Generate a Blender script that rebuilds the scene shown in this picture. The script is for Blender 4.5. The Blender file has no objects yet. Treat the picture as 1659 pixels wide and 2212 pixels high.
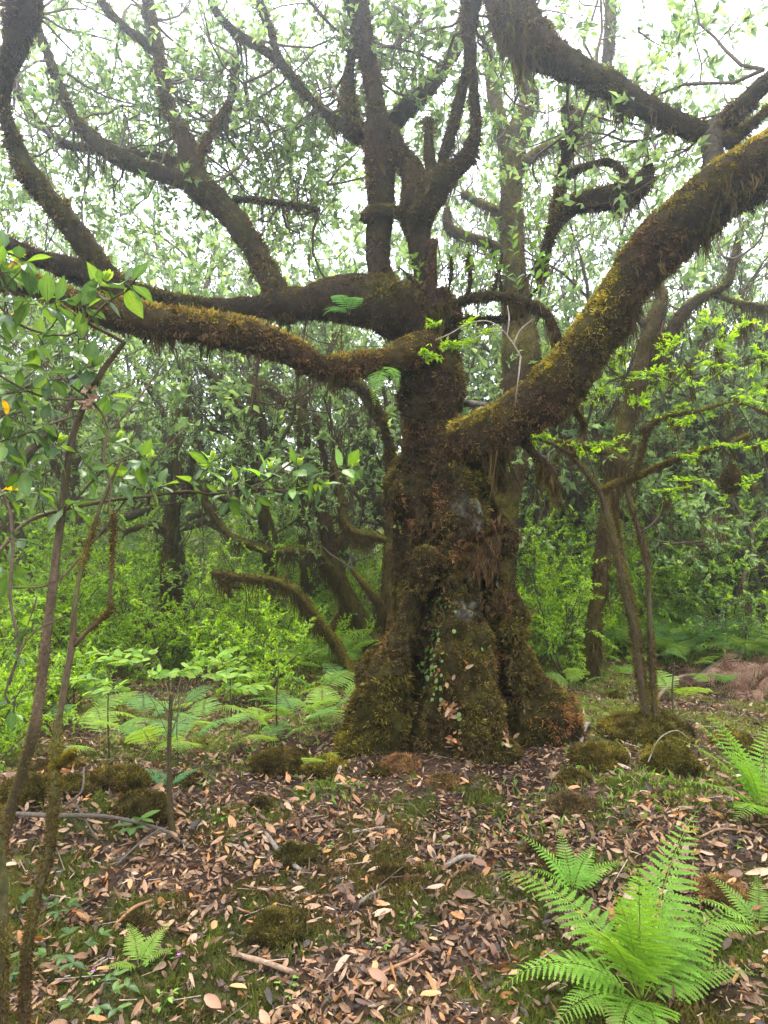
import bpy, math, random
import numpy as np
from mathutils import Vector, Quaternion, Matrix
from mathutils.bvhtree import BVHTree

R = math.radians
scene = bpy.context.scene
COL = scene.collection

# ------------------------------------------------------------------ camera
FPX = 1468.0                      # focal length in units of a 1659 x 2212 picture
PITCH = R(2.9)
CAMZ = 1.5
cam_d = bpy.data.cameras.new('camera')
cam = bpy.data.objects.new('camera', cam_d)
COL.objects.link(cam)
cam.location = (0, 0, CAMZ)
cam.rotation_euler = (R(90) + PITCH, 0, 0)
cam_d.sensor_fit = 'VERTICAL'
cam_d.sensor_height = 24.0
cam_d.lens = 24.0 * FPX / 2212.0
cam_d.clip_start = 0.05
cam_d.clip_end = 600
scene.camera = cam

# ------------------------------------------------------------------ world (fog-bright overcast sky)
world = bpy.data.worlds.new('World')
scene.world = world
world.use_nodes = True
wn, wl = world.node_tree.nodes, world.node_tree.links
wn.clear()
sky = wn.new('ShaderNodeTexSky')
sky.sky_type = 'NISHITA'
sky.sun_disc = False
SUN_EL, SUN_ROT = R(62), R(-14)
sky.sun_elevation = SUN_EL
sky.sun_rotation = SUN_ROT
wmix = wn.new('ShaderNodeMix'); wmix.data_type = 'RGBA'
wmix.inputs['Factor'].default_value = 0.85
wmix.inputs['B'].default_value = (13.0, 13.6, 14.8, 1)      # cloud deck
wbg = wn.new('ShaderNodeBackground'); wbg.inputs['Strength'].default_value = 0.072
wo = wn.new('ShaderNodeOutputWorld')
wl.new(sky.outputs['Color'], wmix.inputs['A'])
wl.new(wmix.outputs['Result'], wbg.inputs['Color'])
wl.new(wbg.outputs['Background'], wo.inputs['Surface'])

# ------------------------------------------------------------------ sun behind cloud
sun_d = bpy.data.lights.new('sun', 'SUN')
sun_d.energy = 1.5
sun_d.angle = R(13)
sun_d.color = (1.0, 0.96, 0.88)
sun = bpy.data.objects.new('sun', sun_d)
COL.objects.link(sun)
sv = Vector((math.sin(SUN_ROT) * math.cos(SUN_EL), math.cos(SUN_ROT) * math.cos(SUN_EL), math.sin(SUN_EL)))
sun.rotation_euler = sv.to_track_quat('Z', 'Y').to_euler()

# ------------------------------------------------------------------ exposure and sampling
vs = scene.view_settings
vs.view_transform = 'Standard'
vs.look = 'None'
vs.exposure = 2.42
vs.gamma = 1.0
vs.use_curve_mapping = False
scene.render.engine = 'CYCLES'
cy = scene.cycles
cy.max_bounces = 9
cy.diffuse_bounces = 5
cy.glossy_bounces = 1
cy.transmission_bounces = 4
cy.transparent_max_bounces = 6
cy.volume_bounces = 1
cy.use_denoising = True
cy.caustics_reflective = False
cy.caustics_refractive = False

# ------------------------------------------------------------------ numpy helpers
def P(px, py, d):
    """A point seen at (px, py) of the 1659 x 2212 picture, d metres away along the ground."""
    u = (px - 829.5) / FPX
    v = (1106.0 - py) / FPX
    fy = math.cos(PITCH) - v * math.sin(PITCH)
    fz = math.sin(PITCH) + v * math.cos(PITCH)
    s = d / fy
    return np.array([u * s, d, CAMZ + fz * s])

def _h(ix, iy, iz, seed):
    n = (ix * 374761393 + iy * 668265263 + iz * 1274126177 + seed * 974711) & 0xffffffff
    n = ((n ^ (n >> 13)) * 1274126177) & 0xffffffff
    n = n ^ (n >> 16)
    return (n & 0xffff) / 65535.0

def noise(p, scale=1.0, seed=0):
    """value noise in -1..1 ; p (n,3)"""
    q = np.asarray(p, float) * scale
    i = np.floor(q).astype(np.int64)
    f = q - i
    f = f * f * (3 - 2 * f)
    r = 0
    for dx in (0, 1):
        wx = f[:, 0] if dx else 1 - f[:, 0]
        for dy in (0, 1):
            wy = f[:, 1] if dy else 1 - f[:, 1]
            for dz in (0, 1):
                wz = f[:, 2] if dz else 1 - f[:, 2]
                r = r + wx * wy * wz * _h(i[:, 0] + dx, i[:, 1] + dy, i[:, 2] + dz, seed)
    return r * 2 - 1

def fbm(p, scale, seed=0, oct=3):
    a, s, t = 1.0, 0.0, 0.0
    for k in range(oct):
        s = s + a * noise(p, scale * 2 ** k, seed + 17 * k)
        t += a
        a *= 0.5
    return s / t

def nrm(v):
    return v / np.maximum(np.linalg.norm(v, axis=-1, keepdims=True), 1e-9)

def smooth01(x):
    x = np.clip(x, 0, 1)
    return x * x * (3 - 2 * x)

def mixc(a, b, t):
    t = np.asarray(t)[..., None]
    return np.asarray(a) * (1 - t) + np.asarray(b) * t

def palette(rng, n, cols, weights=None, jit=0.18):
    cols = np.asarray(cols, float)
    k = rng.choice(len(cols), n, p=weights)
    c = cols[k] * (1 + rng.normal(0, jit, (n, 1)))
    return np.clip(c, 0.003, 0.9)

# ------------------------------------------------------------------ mesh builder
class Geo:
    def __init__(self):
        self.V, self.C, self.T, self.Q, self.n = [], [], [], [], 0
    def add(self, V, T=None, Q=None, C=(0.1, 0.1, 0.1)):
        V = np.asarray(V, float)
        C = np.asarray(C, float)
        if C.ndim == 1:
            C = np.tile(C, (len(V), 1))
        self.V.append(V); self.C.append(C)
        if T is not None and len(T): self.T.append(np.asarray(T, np.int64) + self.n)
        if Q is not None and len(Q): self.Q.append(np.asarray(Q, np.int64) + self.n)
        self.n += len(V)
    def mesh(self, name, mat, smooth=True):
        V = np.concatenate(self.V); C = np.concatenate(self.C)
        T = np.concatenate(self.T) if self.T else np.zeros((0, 3), np.int64)
        Q = np.concatenate(self.Q) if self.Q else np.zeros((0, 4), np.int64)
        me = bpy.data.meshes.new(name)
        me.vertices.add(len(V))
        me.vertices.foreach_set('co', V.astype(np.float32).ravel())
        me.loops.add(len(T) * 3 + len(Q) * 4)
        me.loops.foreach_set('vertex_index', np.concatenate([T.ravel(), Q.ravel()]).astype(np.int32))
        me.polygons.add(len(T) + len(Q))
        st = np.concatenate([np.arange(len(T)) * 3, len(T) * 3 + np.arange(len(Q)) * 4]).astype(np.int32)
        me.polygons.foreach_set('loop_start', st)
        if smooth:
            me.polygons.foreach_set('use_smooth', np.ones(len(T) + len(Q), bool))
        a = me.attributes.new('tint', 'FLOAT_COLOR', 'POINT')
        a.data.foreach_set('color', np.concatenate([C, np.ones((len(C), 1))], 1).astype(np.float32).ravel())
        me.materials.append(mat)
        me.update(calc_edges=True)
        me.validate()
        return me
    def arrays(self):
        V = np.concatenate(self.V); C = np.concatenate(self.C)
        T = np.concatenate(self.T) if self.T else np.zeros((0, 3), np.int64)
        if self.Q:
            Q = np.concatenate(self.Q)
            T = np.concatenate([T, Q[:, [0, 1, 2]], Q[:, [0, 2, 3]]])
        return V, C, T

def link(name, data, parent=None, kind=None):
    o = bpy.data.objects.new(name, data)
    COL.objects.link(o)
    if parent is not None:
        o.parent = parent
        o.matrix_parent_inverse.identity()
    if kind: o['kind'] = kind
    return o

def build(geo, name, mat, parent=None, kind=None, smooth=True):
    return link(name, geo.mesh(name, mat, smooth), parent, kind)

def thing(name, label, cat, loc=(0, 0, 0), rz=0.0, group=None, data=None):
    o = link(name, data)
    o.location = loc
    o.rotation_euler = (0, 0, rz)
    o['label'] = label
    o['category'] = cat
    if group: o['group'] = group
    return o

def dup(root, loc, rz, label, sc=1.0, tilt=(0, 0), group=None):
    r = root.copy(); COL.objects.link(r)
    r.location = loc; r.rotation_euler = (tilt[0], tilt[1], rz); r.scale = (sc, sc, sc)
    r['label'] = label
    if group: r['group'] = group
    for ch in root.children:
        c = ch.copy(); COL.objects.link(c); c.parent = r
    return r

# ------------------------------------------------------------------ materials
def mat_tint(name, rough=0.8, trans=0.0, var=0.25, vscale=30.0, bump=0.0, bscale=80.0, gloss=0.3, sat=1.0):
    m = bpy.data.materials.new(name); m.use_nodes = True
    N, L = m.node_tree.nodes, m.node_tree.links
    N.clear()
    out = N.new('ShaderNodeOutputMaterial')
    at = N.new('ShaderNodeAttribute'); at.attribute_name = 'tint'
    tc = N.new('ShaderNodeTexCoord')
    nz = N.new('ShaderNodeTexNoise'); nz.inputs['Scale'].default_value = vscale; nz.inputs['Detail'].default_value = 4
    L.new(tc.outputs['Object'], nz.inputs['Vector'])
    mr = N.new('ShaderNodeMapRange'); mr.inputs['From Min'].default_value = 0.3; mr.inputs['From Max'].default_value = 0.7
    mr.inputs['To Min'].default_value = 1 - var; mr.inputs['To Max'].default_value = 1 + var
    L.new(nz.outputs['Fac'], mr.inputs['Value'])
    hs = N.new('ShaderNodeHueSaturation'); hs.inputs['Saturation'].default_value = sat
    L.new(at.outputs['Color'], hs.inputs['Color']); L.new(mr.outputs['Result'], hs.inputs['Value'])
    bs = N.new('ShaderNodeBsdfPrincipled')
    bs.inputs['Roughness'].default_value = rough
    bs.inputs['Specular IOR Level'].default_value = gloss
    L.new(hs.outputs['Color'], bs.inputs['Base Color'])
    if bump > 0:
        n2 = N.new('ShaderNodeTexNoise'); n2.inputs['Scale'].default_value = bscale; n2.inputs['Detail'].default_value = 6
        L.new(tc.outputs['Object'], n2.inputs['Vector'])
        bp = N.new('ShaderNodeBump'); bp.inputs['Strength'].default_value = 1.0; bp.inputs['Distance'].default_value = bump
        L.new(n2.outputs['Fac'], bp.inputs['Height']); L.new(bp.outputs['Normal'], bs.inputs['Normal'])
    sh = bs.outputs['BSDF']
    if trans > 0:
        tr = N.new('ShaderNodeBsdfTranslucent')
        h2 = N.new('ShaderNodeHueSaturation'); h2.inputs['Hue'].default_value = 0.485; h2.inputs['Saturation'].default_value = 1.1; h2.inputs['Value'].default_value = 1.75
        L.new(hs.outputs['Color'], h2.inputs['Color']); L.new(h2.outputs['Color'], tr.inputs['Color'])
        mx = N.new('ShaderNodeMixShader'); mx.inputs['Fac'].default_value = trans
        L.new(sh, mx.inputs[1]); L.new(tr.outputs['BSDF'], mx.inputs[2])
        sh = mx.outputs['Shader']
    L.new(sh, out.inputs['Surface'])
    return m

M_MOSS = mat_tint('moss', rough=0.95, trans=0.18, var=0.25, vscale=18, gloss=0.05)
M_BARK = mat_tint('mossy_bark', rough=0.95, var=0.45, vscale=26, bump=0.012, bscale=55, gloss=0.1)
M_LEAF = mat_tint('leaf', rough=0.42, trans=0.55, var=0.15, vscale=12, gloss=0.5)
M_CANOPY = mat_tint('canopy_leaf', rough=0.40, trans=0.45, var=0.2, vscale=9, gloss=0.5, sat=0.88)
M_LEAFN = mat_tint('laurel_leaf', rough=0.45, trans=0.40, var=0.35, vscale=45, gloss=0.4)
M_FERN = mat_tint('fern_frond', rough=0.6, trans=0.45, var=0.15, vscale=25, gloss=0.3)
M_LITTER = mat_tint('dead_leaf', rough=0.55, trans=0.10, var=0.3, vscale=45, gloss=0.45)
M_GROUND = mat_tint('forest_soil', rough=0.95, var=0.5, vscale=22, bump=0.02, bscale=38, gloss=0.1)
M_TWIG = mat_tint('twig', rough=0.8, var=0.3, vscale=70, bump=0.003, bscale=150, gloss=0.2)
M_PETAL = mat_tint('petal', rough=0.6, trans=0.3, var=0.1, vscale=30, gloss=0.2)

# ------------------------------------------------------------------ terrain height
MOUNDS = [  # x, y, radius x, radius y, height : broad swells of the forest floor
    (0.35, 5.25, 1.25, 0.95, 0.10), (-1.75, 3.95, 0.85, 0.55, 0.16), (-2.3, 3.0, 0.7, 1.2, 0.10),
    (2.15, 5.35, 0.75, 0.6, 0.14), (-0.75, 5.0, 0.6, 0.4, 0.07), (1.9, 3.3, 0.8, 0.6, 0.05)]
def H(x, y):
    x = np.asarray(x, float); y = np.asarray(y, float)
    p = np.stack([x, y, np.zeros_like(x)], -1).reshape(-1, 3)
    near = np.clip(1.5 - np.abs(p[:, 1]) / 14, 0.25, 1)
    z = 0.11 * fbm(p, 0.55, 3) + (0.05 * fbm(p, 2.1, 5) + 0.030 * fbm(p, 6.5, 7, 2)) * near
    for (mx, my, rx, ry, h) in MOUNDS:
        z = z + h * np.exp(-((p[:, 0] - mx) / rx) ** 2 - ((p[:, 1] - my) / ry) ** 2)
    dist = np.hypot(p[:, 0] * 0.8, p[:, 1])
    z = z + np.where(dist > 12, 1, 0) * (0.17 * (dist - 12) - 0.6 * (1 - np.exp(-(dist - 12) / 4)))
    z = z + smooth01((dist - 14) / 20) * 1.2 * fbm(p, 0.12, 9)
    z = np.minimum(z, 7.0 + 0.02 * dist)
    return z.reshape(x.shape)
def h1(x, y): return float(H(np.array([x]), np.array([y]))[0])
def G(px, py, it=14):
    """where the sight line through (px, py) meets the ground"""
    d = 4.0
    for _ in range(it):
        q = P(px, py, d)
        z = h1(q[0], q[1])
        q1 = P(px, py, d * 1.01)
        slope = (q1[2] - q[2]) / (d * 0.01)
        d = min(max(d + (z - q[2]) / slope, 1.0), 30)
    q = P(px, py, d)
    return np.array([q[0], q[1], h1(q[0], q[1])])

# ------------------------------------------------------------------ tubes
def resample(pts, step):
    """pts: rows x,y,z,r -> Catmull-Rom resampled at about 'step'"""
    pts = np.asarray(pts, float)
    if len(pts) == 2:
        n = max(2, int(np.linalg.norm(pts[1, :3] - pts[0, :3]) / step) + 1)
        t = np.linspace(0, 1, n)[:, None]
        return pts[0] * (1 - t) + pts[1] * t
    e = np.vstack([2 * pts[0] - pts[1], pts, 2 * pts[-1] - pts[-2]])
    out = []
    for i in range(1, len(e) - 2):
        a, b, c, d = e[i - 1], e[i], e[i + 1], e[i + 2]
        n = max(1, int(np.linalg.norm(c[:3] - b[:3]) / step))
        t = (np.arange(n) / n)[:, None]
        out.append(0.5 * ((2 * b) + (-a + c) * t + (2 * a - 5 * b + 4 * c - d) * t ** 2 + (-a + 3 * b - 3 * c + d) * t ** 3))
    out.append(pts[-1][None])
    o = np.vstack(out)
    o[:, 3] = np.maximum(o[:, 3], 0.0008)
    return o

def frames(c):
    t = nrm(np.gradient(c, axis=0))
    u = np.zeros_like(t)
    a = np.array([0, 0, 1.0]) if abs(t[0, 2]) < 0.9 else np.array([1.0, 0, 0])
    u[0] = nrm(np.cross(t[0], a))
    for i in range(1, len(t)):
        w = u[i - 1] - t[i] * np.dot(u[i - 1], t[i])
        u[i] = w / max(np.linalg.norm(w), 1e-9)
    return t, u, np.cross(t, u)

def tube(geo, pts, sides, step, col, lump=0.0, lseed=0, fine=0.0, endcap=True):
    s = resample(pts, step)
    c, r = s[:, :3], s[:, 3]
    t, u, v = frames(c)
    a = np.linspace(0, 2 * np.pi, sides, endpoint=False)
    ca, sa = np.cos(a)[None, :, None], np.sin(a)[None, :, None]
    nn = u[:, None] * ca + v[:, None] * sa
    rr = np.repeat(r[:, None], sides, 1)
    base = c[:, None] + nn * rr[..., None]
    if lump > 0:
        q = base.reshape(-1, 3)
        rm = rr.ravel()
        k = fbm(q, 1.0 / max(2.2 * r.mean(), 0.02), 11 + lseed, 2) * lump
        rr = (rm * (1 + k) + fine * fbm(q, 22, 31 + lseed, 2)).reshape(rr.shape)
        base = c[:, None] + nn * rr[..., None]
    n = len(s)
    V = base.reshape(-1, 3)
    i = np.arange(n - 1)[:, None] * sides
    j = np.arange(sides)[None]
    j2 = (j + 1) % sides
    Q = np.stack([i + j, i + j2, i + sides + j2, i + sides + j], -1).reshape(-1, 4)
    T = None
    if endcap:
        V = np.vstack([V, c[0] - t[0] * r[0] * 0.4, c[-1] + t[-1] * r[-1] * 0.6])
        b = n * sides
        e = (n - 1) * sides
        T = np.vstack([np.stack([np.full(sides, b), j2[0], j[0]], -1), np.stack([np.full(sides, b + 1), e + j[0], e + j2[0]], -1)])
    C = np.asarray(col, float)
    if C.ndim == 1:
        k = 1 + 0.25 * noise(V, 9, 5)
        C = C[None] * k[:, None]
    geo.add(V, T, Q, C)
    return s

# ------------------------------------------------------------------ surface sampling
def sample_surface(V, T, n, rng, weight=None):
    a, b, c = V[T[:, 0]], V[T[:, 1]], V[T[:, 2]]
    cr = np.cross(b - a, c - a)
    ar = np.linalg.norm(cr, axis=1)
    w = ar.copy()
    if weight is not None: w = w * weight((a + b + c) / 3, cr / np.maximum(ar, 1e-12)[:, None])
    w = w / w.sum()
    k = rng.choice(len(T), n, p=w)
    r1 = np.sqrt(rng.random(n))[:, None]; r2 = rng.random(n)[:, None]
    p = a[k] * (1 - r1) + b[k] * (r1 * (1 - r2)) + c[k] * (r1 * r2)
    return p, cr[k] / np.maximum(ar[k], 1e-12)[:, None], k

def blades(geo, p, nrml, L, W, col, rng, droop=0.3, spread=0.6):
    """short curled moss shoots: one bent blade of two triangles each"""
    n = len(p)
    d = nrm(nrml + rng.normal(0, spread, (n, 3)))
    s = nrm(np.cross(d, rng.normal(0, 1, (n, 3))))
    L = L[:, None]; W = W[:, None]
    d2 = nrm(d + np.array([0, 0, -1.0]) * droop + rng.normal(0, 0.35, (n, 3)))
    a = p - s * W * 0.5; b = p + s * W * 0.5
    m = p + d * L * 0.55 + s * W * 0.4
    e = p + d * L * 0.5 + d2 * L * 0.5
    V = np.stack([a, b, m, e], 1).reshape(-1, 3)
    i = np.arange(n)[:, None] * 4
    T = np.concatenate([i + [0, 1, 2], i + [0, 2, 3]])
    C = np.repeat(col, 4, 0)
    geo.add(V, T, None, C)

def tufts(geo, p, nrml, L, W, col, rng, k=5, rad=0.009, droop=0.5):
    """little cushions of moss: k broad curled shoots around each point"""
    n = len(p)
    off = rng.normal(0, rad, (n * k, 3))
    nn = np.repeat(nrml, k, 0)
    off -= nn * (off * nn).sum(1)[:, None]
    blades(geo, np.repeat(p, k, 0) + off, nrm(nn + off / rad * 0.35), np.repeat(L, k) * rng.uniform(.6, 1.3, n * k), np.repeat(W, k), np.repeat(col, k, 0) * rng.uniform(.7, 1.35, (n * k, 1)), rng, droop, 0.25)

def strands(geo, p, L, W, col, rng, sway=0.25):
    """hanging beard moss: a thin ribbon in three lengths that tapers downwards"""
    n = len(p)
    ang = rng.random(n) * 2 * np.pi
    s = np.stack([np.cos(ang), np.sin(ang), np.zeros(n)], 1)
    dv = np.stack([rng.normal(0, sway, n), rng.normal(0, sway, n), -np.ones(n)], 1)
    L = L[:, None]; W = W[:, None]
    q0 = p
    q1 = q0 + nrm(dv) * L * 0.35
    dv2 = dv * [0.5, 0.5, 1] + rng.normal(0, sway * 0.8, (n, 3))
    q2 = q1 + nrm(dv2) * L * 0.35
    q3 = q2 + np.array([0, 0, -1.0]) * L * 0.3
    V = np.stack([q0 - s * W, q0 + s * W, q1 + s * W * 0.8, q1 - s * W * 0.8, q2 + s * W * 0.5, q2 - s * W * 0.5, q3], 1).reshape(-1, 3)
    i = np.arange(n)[:, None] * 7
    Q = np.concatenate([i + [0, 1, 2, 3], i + [3, 2, 4, 5]])
    T = i + [5, 4, 6]
    geo.add(V, T, Q, np.repeat(col, 7, 0))

def drips(geo, p, L, W, col, rng, k=8, rad=0.014):
    """ragged points of hanging moss: k ribbons that start apart and run together downwards"""
    n = len(p)
    pp = np.repeat(p, k, 0); LL = np.repeat(L, k) * rng.uniform(0.45, 1.1, n * k)
    off = rng.normal(0, rad, (n * k, 3)) * [1, 1, 0.5]
    sw = np.repeat(rng.normal(0, 0.25, (n, 3)) * [1, 1, 0], k, 0)
    q0 = pp + off
    q3 = pp + off * 0.25 + (sw + [0, 0, -1.0]) * LL[:, None]
    m = len(q0)
    q1 = q0 * 0.62 + q3 * 0.38 + rng.normal(0, 0.006, (m, 3)); q2 = q0 * 0.3 + q3 * 0.7 + rng.normal(0, 0.006, (m, 3))
    a = rng.random(m) * 6.283
    s = np.stack([np.cos(a), np.sin(a), np.zeros(m)], 1) * np.repeat(W, k)[:, None]
    V = np.stack([q0 - s, q0 + s, q1 + s * 0.9, q1 - s * 0.9, q2 + s * 0.6, q2 - s * 0.6, q3], 1).reshape(-1, 3)
    i = np.arange(m)[:, None] * 7
    geo.add(V, i + [5, 4, 6], np.concatenate([i + [0, 1, 2, 3], i + [3, 2, 4, 5]]), np.repeat(np.repeat(col, k, 0) * rng.uniform(.75, 1.25, (m, 1)), 7, 0))

# ------------------------------------------------------------------ leaves
def leaves(geo, p, D, N, L, W, col, mode=0, curl=0.15):
    n = len(p)
    D = nrm(D)
    S = nrm(np.cross(D, N)); N = nrm(np.cross(S, D))
    L = np.broadcast_to(np.asarray(L, float), (n,))[:, None]; W = np.broadcast_to(np.asarray(W, float), (n,))[:, None]
    cu = np.broadcast_to(np.asarray(curl, float), (n,))[:, None]
    if mode == 0:      # folded lozenge
        m = p + D * L * 0.45 + N * W * 0.0
        V = np.stack([p, m + S * W * 0.5 + N * W * 0.18, p + D * L - N * L * cu, m - S * W * 0.5 + N * W * 0.18], 1)
        i = np.arange(n)[:, None] * 4
        geo.add(V.reshape(-1, 3), np.concatenate([i + [0, 1, 2], i + [0, 2, 3]]), None, np.repeat(col, 4, 0))
    else:
        fr = [0.0, 0.12, 0.35, 0.62, 0.86, 1.0]
        wd = [0.04, 0.30, 0.5, 0.46, 0.24, 0.0] if mode == 1 else [0.04, 0.26, 0.46, 0.5, 0.3, 0.0]
        rows = []
        for k in range(1, 5):
            c = p + D * L * fr[k] - N * L * cu * fr[k] ** 2
            rows += [c + S * W * wd[k] + N * W * 0.16, c, c - S * W * wd[k] + N * W * 0.16]
        V = np.stack([p] + rows + [p + D * L - N * L * cu], 1)      # 14 verts
        i = np.arange(n)[:, None] * 14
        T = [i + [0, 1, 2], i + [0, 2, 3], i + [10, 13, 11], i + [11, 13, 12]]
        Q = []
        for k in range(3):
            b = 1 + 3 * k
            Q += [i + [b, b + 3, b + 4, b + 1], i + [b + 1, b + 4, b + 5, b + 2]]
        geo.add(V.reshape(-1, 3), np.concatenate(T), np.concatenate(Q), np.repeat(col, 14, 0))

def spray(tips, per, rng, L=0.07, asp=0.4, spread=0.9, span=0.14, updir=0.5, flat=0.0):
    """leaf positions around twig ends. tips: (n,6) point + direction"""
    tips = np.asarray(tips, float)
    P0 = np.repeat(tips[:, :3], per, 0); D0 = np.repeat(tips[:, 3:6], per, 0)
    n = len(P0)
    t = rng.random(n) ** 0.8
    p = P0 - D0 * (span * (1 - t))[:, None]
    rad = nrm(rng.normal(0, 1, (n, 3)) * [1, 1, 1 - 0.75 * flat])
    D = nrm(D0 * (0.35 + 0.8 * t)[:, None] + rad * spread)
    N = nrm(np.array([0, 0, 1.0]) * (updir + flat) + rng.normal(0, 0.55 * (1 - 0.6 * flat), (n, 3)))
    Ls = L * rng.uniform(0.6, 1.2, n)
    return p, D, N, Ls, Ls * asp * rng.uniform(0.8, 1.2, n)

# ------------------------------------------------------------------ crooked growth
def grow(rng, p, d, L, r, lv, maxlv, segs, tips, crook=0.35, up=0.12, nch=(3, 5), ang=(35, 75), ratio=0.62, rr=0.6, start=0.3):
    n = max(3, int(5 - lv * 0.7))
    pts = [np.append(p, r)]
    d = d / np.linalg.norm(d)
    cp = p.copy(); dirs = [d]
    for k in range(n):
        d = d + rng.normal(0, crook, 3) * 0.8 + np.array([0, 0, up])
        d /= np.linalg.norm(d)
        cp = cp + d * L / n
        pts.append(np.append(cp, r * (1 - 0.55 * (k + 1) / n)))
        dirs.append(d)
    segs.append((lv, np.array(pts)))
    if lv >= maxlv:
        tips.append(np.concatenate([cp, d]))
        return
    m = rng.integers(nch[0], nch[1] + 1)
    for k in range(m):
        f = start + (1 - start) * (k + rng.random()) / m if k < m - 1 else 1.0
        i = min(int(f * n), n - 1); fr = f * n - i
        q = pts[i][:3] * (1 - fr) + pts[i + 1][:3] * fr
        dd = dirs[min(i + 1, n)]
        ax = np.cross(dd, rng.normal(0, 1, 3)); ax /= np.linalg.norm(ax)
        a = R(rng.uniform(*ang)) * (0.5 if k == m - 1 else 1)
        nd = dd * math.cos(a) + np.cross(ax, dd) * math.sin(a)
        rq = pts[i][3] * (1 - fr) + pts[i + 1][3] * fr
        grow(rng, q, nd, L * ratio * rng.uniform(0.75, 1.2), max(rq * rr, 0.002), lv + 1, maxlv, segs, tips, crook, up, nch, ang, ratio, rr, start)

# ================================================================== GROUND
def moss_mask(x, y):
    p = np.stack([x, y, np.zeros_like(x)], -1)
    d = y
    bias = np.where(d > 5.2, 0.30, np.where(d > 3.3, 0.0, 0.26))
    bias = bias - 0.30 * np.exp(-((x - 0.6) / 1.6) ** 2 - ((y - 4.4) / 0.7) ** 2)
    return fbm(p, 1.25, 41, 3) * 0.9 + bias + 0.40 * noise(p, 5, 44) + 0.25 * noise(p, 11, 45)

def ground():
    s = np.linspace(-1, 1, 331)
    xs = 4.6 * s + 80 * s ** 7
    y = [-40, -30, -22, -15, -10, -6, -3, -1.5, -0.5, 0.2]
    v = 0.8
    while v < 110:
        y.append(v); v += 0.024 + 0.011 * max(v - 2, 0) + 0.0035 * max(v - 12, 0) ** 1.5
    ys = np.array(y)
    X, Y = np.meshgrid(xs, ys)
    Z = H(X, Y)
    V = np.stack([X, Y, Z], -1).reshape(-1, 3)
    nx = len(xs)
    i = np.arange(len(ys) - 1)[:, None] * nx; j = np.arange(nx - 1)[None]
    Q = np.stack([i + j, i + j + 1, i + nx + j + 1, i + nx + j], -1).reshape(-1, 4)
    m = smooth01((moss_mask(V[:, 0], V[:, 1]) + 0.05) / 0.35)
    soil = mixc((0.026, 0.015, 0.010), (0.055, 0.032, 0.020), smooth01(0.5 + fbm(V, 3, 8)))
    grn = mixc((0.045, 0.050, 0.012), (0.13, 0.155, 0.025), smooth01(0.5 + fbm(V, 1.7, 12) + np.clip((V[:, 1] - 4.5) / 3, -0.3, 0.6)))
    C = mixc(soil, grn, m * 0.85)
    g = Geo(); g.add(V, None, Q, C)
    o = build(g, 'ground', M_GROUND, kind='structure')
    return o
GROUND = ground()

def field(n, rng, d0, d1, pw=1.0, half=0.62):
    """random spots of the forest floor inside the wedge in view, density falling with distance"""
    d = (d0 ** pw + rng.random(n) * (d1 ** pw - d0 ** pw)) ** (1 / pw)
    x = (rng.random(n) * 2 - 1) * (d * half + 0.5)
    return x, d

def hnormal(x, y, e=0.03):
    hx = (H(x + e, y) - H(x - e, y)) / (2 * e); hy = (H(x, y + e) - H(x, y - e)) / (2 * e)
    return nrm(np.stack([-hx, -hy, np.ones_like(hx)], -1))

LIT = [(0.27, 0.148, 0.072), (0.36, 0.215, 0.115), (0.17, 0.088, 0.044), (0.085, 0.044, 0.024), (0.40, 0.165, 0.045), (0.036, 0.021, 0.013), (0.41, 0.27, 0.16)]
LITW = [0.23, 0.14, 0.21, 0.18, 0.05, 0.14, 0.05]

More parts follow.
